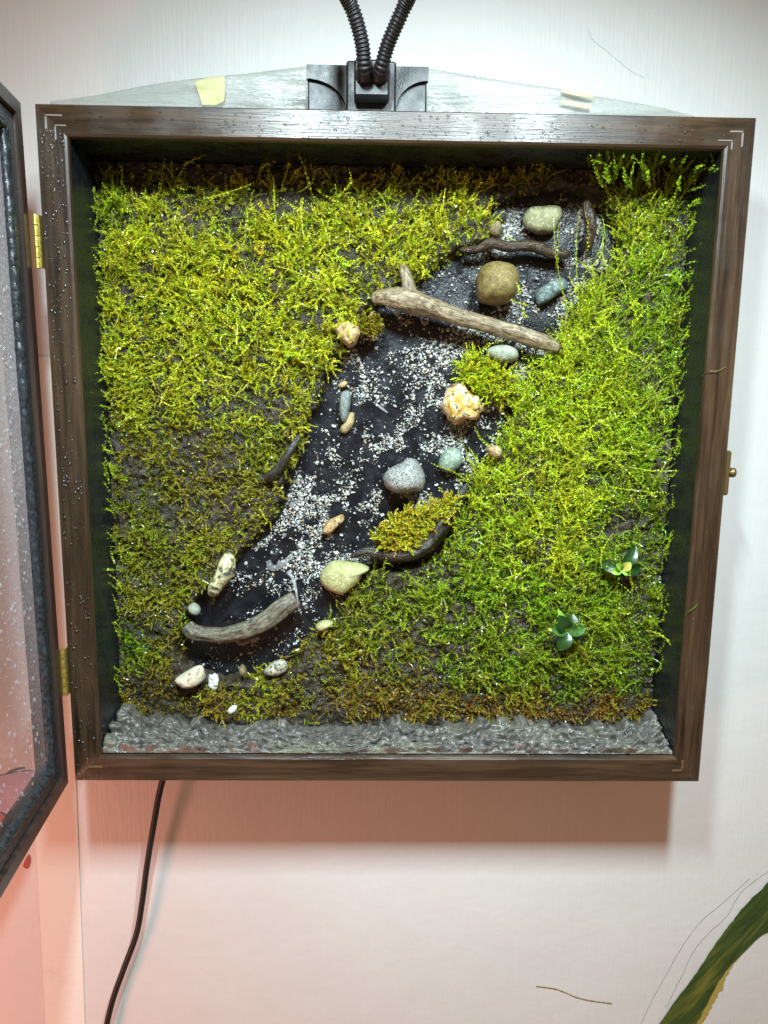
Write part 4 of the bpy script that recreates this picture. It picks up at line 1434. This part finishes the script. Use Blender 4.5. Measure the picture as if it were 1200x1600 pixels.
# ------------------------------------------------------------------ small broad-leaved plants
def leaf_mesh(name, c_px, tip_px, w_px, Y0, Y1, mat, parent):
    p0, p1 = at(*c_px, Y0), at(*tip_px, Y1)
    ax = p1 - p0
    L = np.linalg.norm(ax)
    T = ax / L
    sdv = unit(np.cross(T, np.array([0, -1.0, 0.15])))
    nn = np.cross(sdv, T)
    if nn[1] > 0:
        nn = -nn
    V, Fc = [], []
    n, m = 10, 5
    for i in range(n):
        s = i / (n - 1)
        w = w_px * MPX * .5 * (math.sin(math.pi * min(1, s * .93 + .06)) ** .65)
        for j in range(m):
            q_ = (j / (m - 1) - .5) * 2
            V.append(p0 + T * L * s + sdv * w * q_ + nn * (L * .14 * math.sin(math.pi * s) - w * .35 * (1 - abs(q_)) + w * .18))
    V = np.array(V)
    V2 = V - nn * .00018
    for i in range(n - 1):
        for j in range(m - 1):
            a_ = i * m + j
            Fc.append((a_, a_ + 1, a_ + m + 1, a_ + m))
    Vall = np.vstack([V, V2])
    Fb = [tuple(x + n * m for x in f_[::-1]) for f_ in Fc]
    return mesh(name, Vall, Fc + Fb, mat, parent, True)


def leaf_mat(name, c1, c2):
    t = NT(name)
    a = t.noise(t.coord(), 300, 4, 0.6)
    t.set(Base_Color=t.ramp(a, [(0.35, c1), (0.7, c2)]), Roughness=0.33, Specular_IOR_Level=0.5, Normal=t.bump(a, .5, .0006))
    return t.m


m_dleaf = leaf_mat('dark_leaf', (0.008, 0.030, 0.006), (0.018, 0.066, 0.012))
m_mleaf = leaf_mat('mid_leaf', (0.020, 0.075, 0.012), (0.05, 0.15, 0.025))
m_lleaf = leaf_mat('light_leaf', (0.14, 0.32, 0.03), (0.25, 0.45, 0.06))
m_yleaf = leaf_mat('yellow_leaf', (0.35, 0.40, 0.06), (0.45, 0.46, 0.10))
A8 = (780, 780, 2.857)


def plant(label, cpt, leaves, Y):
    c_ = crop_pts([cpt], *A8)[0]
    root = empty('plantlet', at(*c_, .030))
    tag(root, label, 'plant')
    MB().tube(np.array([at(*c_, .031), at(c_[0], c_[1] - 1, Y + .003), at(c_[0], c_[1] - 2, Y - .0005)]), [.0009, .0007, .0005], 8).build('stem', m_mleaf, root, True)
    for (tx, ty), w, mat, dY in leaves:
        tpx = crop_pts([(tx, ty)], *A8)[0]
        tpx = (c_[0] + (tpx[0] - c_[0]) * .88, c_[1] + (tpx[1] - c_[1]) * .88)
        leaf_mesh('leaf', (c_[0], c_[1]), tpx, w, Y, Y + dY, mat, root)


plant('dark glossy rosette plantlet low in the green moss', (305, 590), [((262, 510), 23, m_dleaf, -.004), ((330, 500), 24, m_dleaf, .002), ((350, 505), 20, m_dleaf, .005), ((222, 572), 20, m_mleaf, -.002), ((398, 572), 19, m_mleaf, -.003), ((365, 630), 16, m_mleaf, .001), ((262, 688), 23, m_dleaf, -.002), ((205, 578), 9, m_yleaf, .002), ((258, 480), 12, m_lleaf, -.003)], .0195)
plant('small plantlet with light green young leaves near the right edge', (548, 315), [((492, 325), 13, m_lleaf, -.001), ((520, 285), 11, m_lleaf, -.003), ((592, 278), 15, m_yleaf, -.002), ((592, 332), 13, m_lleaf, 0), ((618, 195), 20, m_dleaf, .002), ((640, 310), 19, m_dleaf, .004), ((438, 280), 20, m_dleaf, .006)], .020)

# ------------------------------------------------------------------ stray stems caught on the frame
for pts, lb in (([(1096, 588), (1106, 580), (1120, 580), (1134, 573)], 'dry moss stem stuck across the right frame at mid height'), ([(1067, 970), (1074, 958), (1084, 950), (1090, 944)], 'green moss stem stuck across the right frame near the bottom')):
    P = catmull(np.array([at(a_, b_, y) for (a_, b_), y in zip(pts, (.004, -.0009, -.0011, -.0010))]), 14)
    c_ = np.array([(.20, .17, .07)]) if 'dry' in lb else np.array([(.13, .19, .03)])
    V, Q, C_ = strands(P[None], c_, c_ * 1.2, np.array([.00045]), np.array([.00014]), np.array([.00026]))
    o = big_mesh('moss_stem', V, Q, M_moss, colors=C_)
    tag(o, lb, 'moss stem')

# ------------------------------------------------------------------ lamp clamp on top of the box
YC = 0.014         # front of the clamp plate
c0, c1 = at(481, 104, YC), at(666, 166, YC)
zT, zB = c0[2], H + .0016
xL, xR = c0[0], c1[0]
clamp = empty('lamp_clamp', ((xL + xR) / 2, YC + .006, H))
tag(clamp, 'black plastic lamp clamp with two flexible goosenecks on top of the box', 'lamp')
t = NT('wet_black_plastic')
a = t.noise(t.coord(), 1300, 3, 0.6)
b = t.noise(t.coord(), 120, 3, 0.6)
t.set(Base_Color=t.mix(t.ramp(b, [(.4, (0, 0, 0)), (.7, (1, 1, 1))]), (0.014, 0.016, 0.018), (0.030, 0.034, 0.038)), Roughness=t.ramp(b, [(0.3, (0.28,) * 3), (0.7, (0.5,) * 3)]), Normal=t.bump(a, 0.35, 0.0003))
M_clamp = t.m
MB().box((xL, YC, zB), (xR, YC + .010, zT - .0004), .0006).build('jaw_plate', M_clamp, clamp)
# raised upper web with concave arcs on either side
bx0, bx1 = at(548, 120, YC)[0], at(612, 120, YC)[0]


def web(xo, xi):
    """Raised piece whose lower edge is a concave quarter arc from the outer end down to the block."""
    n = 16
    top = zT
    zo, zi = zT - .0055, zB + .0015
    arc = [(xo + (xi - xo) * (1 - math.cos(a_)), zi + (zo - zi) * (1 - math.sin(a_)) + 0) for a_ in np.linspace(0, math.pi / 2, n)]
    arc = [(xo + (xi - xo) * math.sin(a_), zo + (zi - zo) * (1 - math.cos(a_))) for a_ in np.linspace(0, math.pi / 2, n)]
    pts = arc + [(xi, top), (xo, top)]
    k = len(pts)
    V = [(x, YC - .0022, z_) for x, z_ in pts] + [(x, YC + .0006, z_) for x, z_ in pts]
    Fc = [tuple(range(k)), tuple(range(k, 2 * k))[::-1]] + [(i, (i + 1) % k, k + (i + 1) % k, k + i) for i in range(k)]
    MB().add(V, Fc).build('arched_web', M_clamp, clamp)


web(xL - .0004, bx0 - .0016)
web(xR + .0006, bx1 + .0016)
MB().box((bx0 - .0018, YC - .0034, zB - .0002), (bx1 + .0018, YC - .0002, zT + .0016), .0008).build('collar', M_clamp, clamp)
zbt, zbb = at(580, 93, YC - .010)[2], at(580, 152, YC - .010)[2]
blk = MB().box((at(553, 120, YC - .010)[0], YC - .011, zbb), (at(609, 120, YC - .010)[0], YC - .0030, zbt), .0009).build('socket_block', M_clamp, clamp)
# goosenecks: ribbed flexible arms
for pts, Ys in (([(571, 122), (569, 105), (566, 70), (556, 30), (541, -6), (505, -70), (470, -170)], [.0040, -.004, -.008, -.012, -.017, -.035, -.075]),
                ([(592, 122), (596, 105), (606, 70), (622, 32), (638, -4), (668, -70), (705, -170)], [.0040, -.004, -.008, -.012, -.017, -.035, -.075])):
    P = catmull(np.array([at(a_, b_, y) for (a_, b_), y in zip(pts, Ys)]), 420)
    s = np.cumsum(np.r_[0, np.linalg.norm(np.diff(P, axis=0), axis=1)])
    r = .0029 * (1 + .085 * np.sign(np.sin(s / .0014 * 2 * math.pi)) * np.abs(np.sin(s / .0014 * 2 * math.pi)) ** .6)
    MB().tube(P, r, 16).build('gooseneck', M_plastic, clamp, True)
for px_ in (570, 593):
    c_ = at(px_, 118, YC - .0112)
    P = np.array([c_ + [0, 0, 0], c_ + [0, -.0009, 0.0002], c_ + [0, -.0012, 0.0004]])
    MB().tube(P, [.0040, .0040, .0034], 20).build('socket_ring', M_plastic, blk, True)
# white folded paper pad below the clamp
M_paper = plain('white_paper', (0.78, 0.76, 0.74), 0.6)
pa, pb = at(522, 160, YC - .004), at(636, 168, YC - .004)
pp = MB().box((pa[0], YC - .006, H + .0001), (pb[0], YC + .012, H + .0014)).build('paper_pad', M_paper)
tag(pp, 'folded white paper pad wedged under the lamp clamp', 'paper')

# ------------------------------------------------------------------ clear tape from the clamp to the frame corners
t = NT('clear_tape')
v = t.coord()
a = t.noise(t.coord((60, 200, 500)), 1.0, 4, 0.6)
b = t.noise(v, 90, 4, 0.6)
tr = t.n('ShaderNodeBsdfTransparent')
tr.inputs[0].default_value = (0.95, 0.96, 0.95, 1)
pr = t.b
t.set(Base_Color=(0.42, 0.44, 0.41), Roughness=0.22, Specular_IOR_Level=0.6, Normal=t.bump(a, 0.8, 0.0008))
ms = t.n('ShaderNodeMixShader')
t.l(t.ramp(t.math('ADD', t.math('MULTIPLY', a, .6), t.math('MULTIPLY', b, .4)), [(0.35, (0.35,) * 3), (0.65, (0.70,) * 3)]), ms.inputs[0])
t.l(tr.outputs[0], ms.inputs[1])
t.l(pr.outputs[0], ms.inputs[2])
t.l(ms.outputs[0], t.out.inputs['Surface'])
M_tape = t.m
t = NT('yellow_tape')
a = t.noise(t.coord((100, 100, 300)), 1.0, 4, 0.6)
t.set(Base_Color=t.ramp(a, [(0.3, (0.62, 0.58, 0.22)), (0.7, (0.78, 0.76, 0.42))]), Roughness=0.3, Alpha=0.55, Normal=t.bump(a, .6, .0006))
M_ytape = t.m


def tape(top_pts, Y0, label, sgn):
    """Sheet hanging from its slanting top edge down behind the frame's top edge, softly creased."""
    n, m = 70, 14
    P = catmull(np.array([at(a_, b_, Y0) for a_, b_ in top_pts]), n)
    V = np.zeros((n, m, 3))
    for j in range(m):
        w = j / (m - 1)
        V[:, j] = P
        V[:, j, 2] = P[:, 2] + (H + .0004 - P[:, 2]) * w
        V[:, j, 1] = Y0 + .0010 * w
    V[..., 1] += .0016 * fbm(np.stack([V[..., 0] * 30, V[..., 2] * 260, 0 * V[..., 0]], -1), 3, 171)
    ii = np.arange(n * m).reshape(n, m)
    Q = np.stack([ii[:-1, :-1], ii[1:, :-1], ii[1:, 1:], ii[:-1, 1:]], -1).reshape(-1, 4)
    o = big_mesh('tape_strip', V.reshape(-1, 3), Q, M_tape, smooth=True)
    md = o.modifiers.new('thickness', 'SOLIDIFY')
    md.thickness = .0002
    tag(o, label, 'tape')
    return o


t1 = tape([(78, 158), (150, 148), (240, 132), (320, 122), (400, 113), (482, 104)], .030, 'clear adhesive tape strip running left from the lamp clamp', -1)
t2 = tape([(664, 106), (740, 118), (820, 131), (900, 144), (1000, 162), (1085, 182)], .030, 'clear adhesive tape strip running right from the lamp clamp', 1)


def patch(poly, Y, mat, name, parent):
    P = [at(a_, b_, Y) for a_, b_ in poly]
    k = len(P)
    V = P + [p + [0, .0006, 0] for p in P]
    Fc = [tuple(range(k)), tuple(range(k, 2 * k))[::-1]] + [(i, (i + 1) % k, k + (i + 1) % k, k + i) for i in range(k)]
    return MB().add(V, Fc).build(name, mat, parent)


patch([(304, 128), (325, 121), (350, 119), (352, 140), (350, 158), (338, 164), (316, 164), (310, 145)], .0275, M_ytape, 'yellow_tab', t1)
patch([(878, 139), (905, 144), (928, 149), (926, 153), (900, 149), (878, 144)], .0270, M_ytape, 'yellow_tab', t2)
patch([(876, 156), (900, 160), (925, 165), (922, 169), (898, 166), (877, 161)], .0270, M_ytape, 'yellow_tab', t2)
# hanger rings showing through the tape
for px_, tp_ in ((330, t1), (900, t2)):
    c_ = at(px_, 168 if px_ < 500 else 178, .026)
    th = np.linspace(0, math.pi, 18)
    P = np.stack([c_[0] + .0052 * np.cos(th), np.full(18, .026), H + .0002 + .0036 * np.sin(th)], -1)
    MB().tube(P, .0010, 10).build('hanger_ring', M_old_brass, tp_, True)

# ------------------------------------------------------------------ power cable below the box
P = catmull(np.array([at(a_, b_, y) for (a_, b_), y in zip([(262, 1195), (250, 1235), (240, 1290), (230, 1350), (222, 1410), (213, 1460), (193, 1515), (177, 1560), (166, 1605), (158, 1660)], [.030, .032, .036, .039, .041, .042, .042, .0425, .043, .043])]), 120)
cb = MB().tube(P, .00165, 12).build('power_cable', M_rubber, None, True)
tag(cb, 'thin black power cable hanging down the wall below the box', 'cable')

# ------------------------------------------------------------------ paint on the wall
def painted(name, poly, mat, label, cat, lift=.0004, n=0, thick=.0002):
    P = np.array([at(a_, b_, YW - lift) for a_, b_ in poly])
    if n:
        P = catmull(P, n, True)
    k = len(P)
    V = np.vstack([P, P + [0, thick * .9, 0]])
    Fc = [tuple(range(k)), tuple(range(k, 2 * k))[::-1]] + [(i, (i + 1) % k, k + (i + 1) % k, k + i) for i in range(k)]
    o = MB().add(V, Fc).build(name, mat)
    return tag(o, label, cat)


t = NT('leaf_paint')
mp = t.n('ShaderNodeMapping')
tc = t.n('ShaderNodeTexCoord')
mp.inputs['Rotation'].default_value = (0, math.radians(52), 0)
t.l(tc.outputs['Object'], mp.inputs['Vector'])
mp2 = t.n('ShaderNodeMapping')
mp2.inputs['Scale'].default_value = (14, 14, 170)
t.l(mp.outputs['Vector'], mp2.inputs['Vector'])
a = t.noise(mp2.outputs['Vector'], 1.0, 6, 0.62, .8)
b = t.noise(t.coord(), 30, 3, .5)
col = t.ramp(a, [(0.34, (0.010, 0.030, 0.008)), (0.50, (0.036, 0.070, 0.014)), (0.64, (0.12, 0.125, 0.018)), (0.80, (0.22, 0.18, 0.025))])
t.set(Base_Color=col, Roughness=0.35, Normal=t.bump(a, .5, .0005))
M_leafpaint = t.m
M_ypaint = plain('yellow_paint', (0.34, 0.27, 0.06), 0.45)
leaf_poly = [(1215, 1370), (1190, 1390), (1165, 1415), (1140, 1445), (1115, 1480), (1085, 1525), (1055, 1565), (1022, 1612), (1005, 1640), (1050, 1640), (1070, 1625), (1090, 1596), (1112, 1555), (1132, 1520), (1160, 1490), (1190, 1462), (1215, 1442)]
rough_ = lambda pl, k, a_: [tuple(p + a_ * np.array([fbm([[i * .9, k, 0]], 2, 5)[0], fbm([[i * .9, k, 9]], 2, 6)[0]])) for i, p in enumerate(catmull(np.array(pl, float), 140, True))]
painted('painted_leaf', rough_(leaf_poly, 1, 1.2), M_leafpaint, 'green leaf blade painted on the wall at the lower right', 'mural', .0008)
up_ = catmull(np.array([(1215, 1434), (1190, 1454), (1160, 1482), (1132, 1512), (1112, 1547), (1090, 1588), (1066, 1626), (1052, 1645)], float), 90)
wd = np.interp(np.linspace(0, 1, 90), [0, .2, .4, .55, .75, 1], [5, 5, 8, 13, 11, 9]) * (1 + .30 * fbm(np.stack([np.arange(90) * 1.3, np.zeros(90), np.zeros(90)], -1), 3, 9))
lo_ = up_ + np.stack([wd, wd * .35], -1)
A_ = np.array([at(x, y, YW - .0004) for x, y in up_])
B_2 = np.array([at(x, y, YW - .0004) for x, y in lo_])
Vp = np.vstack([A_, B_2, A_ + [0, .0002, 0], B_2 + [0, .0002, 0]])
Fp = []
for i in range(89):
    Fp += [(i, i + 1, 91 + i, 90 + i), (180 + i, 270 + i, 271 + i, 181 + i), (90 + i, 91 + i, 271 + i, 270 + i), (i, 180 + i, 181 + i, i + 1)]
tag(MB().add(Vp, Fp).build('painted_edge', M_ypaint), 'ragged yellow paint edge under the green painted leaf', 'mural')
M_pencil = plain('pencil', (0.30, 0.30, 0.29), 0.6)


def line_on_wall(name, pts, w_px, mat, label, cat):
    P = catmull(np.array([at(a_, b_, YW - .0001) for a_, b_ in pts]), 60)
    P[:, 0] += .00012 * rng.normal(size=60)
    V, Fc = sweep(P, w_px * .00036 * .5 * (1 + .4 * fbm(np.stack([np.arange(60) * .6, np.zeros(60), np.zeros(60)], -1), 2, len(label))), 6)
    V[:, 1] = YW + (V[:, 1] - YW) * .5 - .0001
    o = mesh(name, V, Fc, mat)
    tag(o, label, cat)


line_on_wall('pencil_line', [(1000, 1602), (1022, 1556), (1040, 1525), (1065, 1480), (1095, 1440), (1130, 1410), (1172, 1372)], 1.0, M_pencil, 'thin grey pencil arc left of the painted leaf, the outer one', 'pencil line')
line_on_wall('pencil_line', [(1040, 1575), (1060, 1535), (1085, 1485), (1110, 1455), (1135, 1432), (1160, 1392), (1205, 1358)], 1.0, M_pencil, 'thin grey pencil arc close to the painted leaf, the inner one', 'pencil line')
M_scr = plain('ochre_scratch', (0.22, 0.16, 0.05), 0.6)
line_on_wall('scratch_mark', [(838, 1541), (870, 1546), (900, 1558), (925, 1564), (956, 1568)], 2.2, M_scr, 'short ochre scratch on the white wall below the box', 'scratch')
line_on_wall('wall_crack', [(1010, 28), (918, 40), (925, 60), (955, 85), (985, 110), (1005, 120)][1:], .8, plain('hairline', (0.55, 0.57, 0.53), .6), 'faint hairline crack in the wall at the top right', 'crack')
# painted flower behind the glass door
M_red = plain('red_paint', (0.30, 0.012, 0.03), 0.5)
M_purple = plain('lilac_paint', (0.34, 0.27, 0.42), 0.45)
M_rose = plain('dark_rose', (0.10, 0.03, 0.035), 0.5)
painted('painted_petal', [(-60, 1260), (-20, 1222), (20, 1208), (60, 1206), (70, 1225), (55, 1270), (30, 1300), (-20, 1325), (-60, 1320)], M_purple, 'lilac petal painted on the wall behind the open door', 'mural', .0008, 40)
painted('painted_petal', [(36, 1352), (44, 1336), (48, 1344), (45, 1356), (40, 1357)], M_red, 'small red petal tip painted on the wall under the open door', 'mural', .0003, 20)
painted('painted_petal', [(-20, 1290), (0, 1270), (12, 1285), (6, 1310), (-20, 1320)], M_red, 'red petal painted over the lilac petal behind the door', 'mural', .0014, 20)
line_on_wall('painted_line', [(-10, 1232), (5, 1215), (20, 1204), (38, 1200)], 4.0, M_rose, 'dark rose outline painted above the lilac petal', 'mural')
print('objects', len(S.objects))
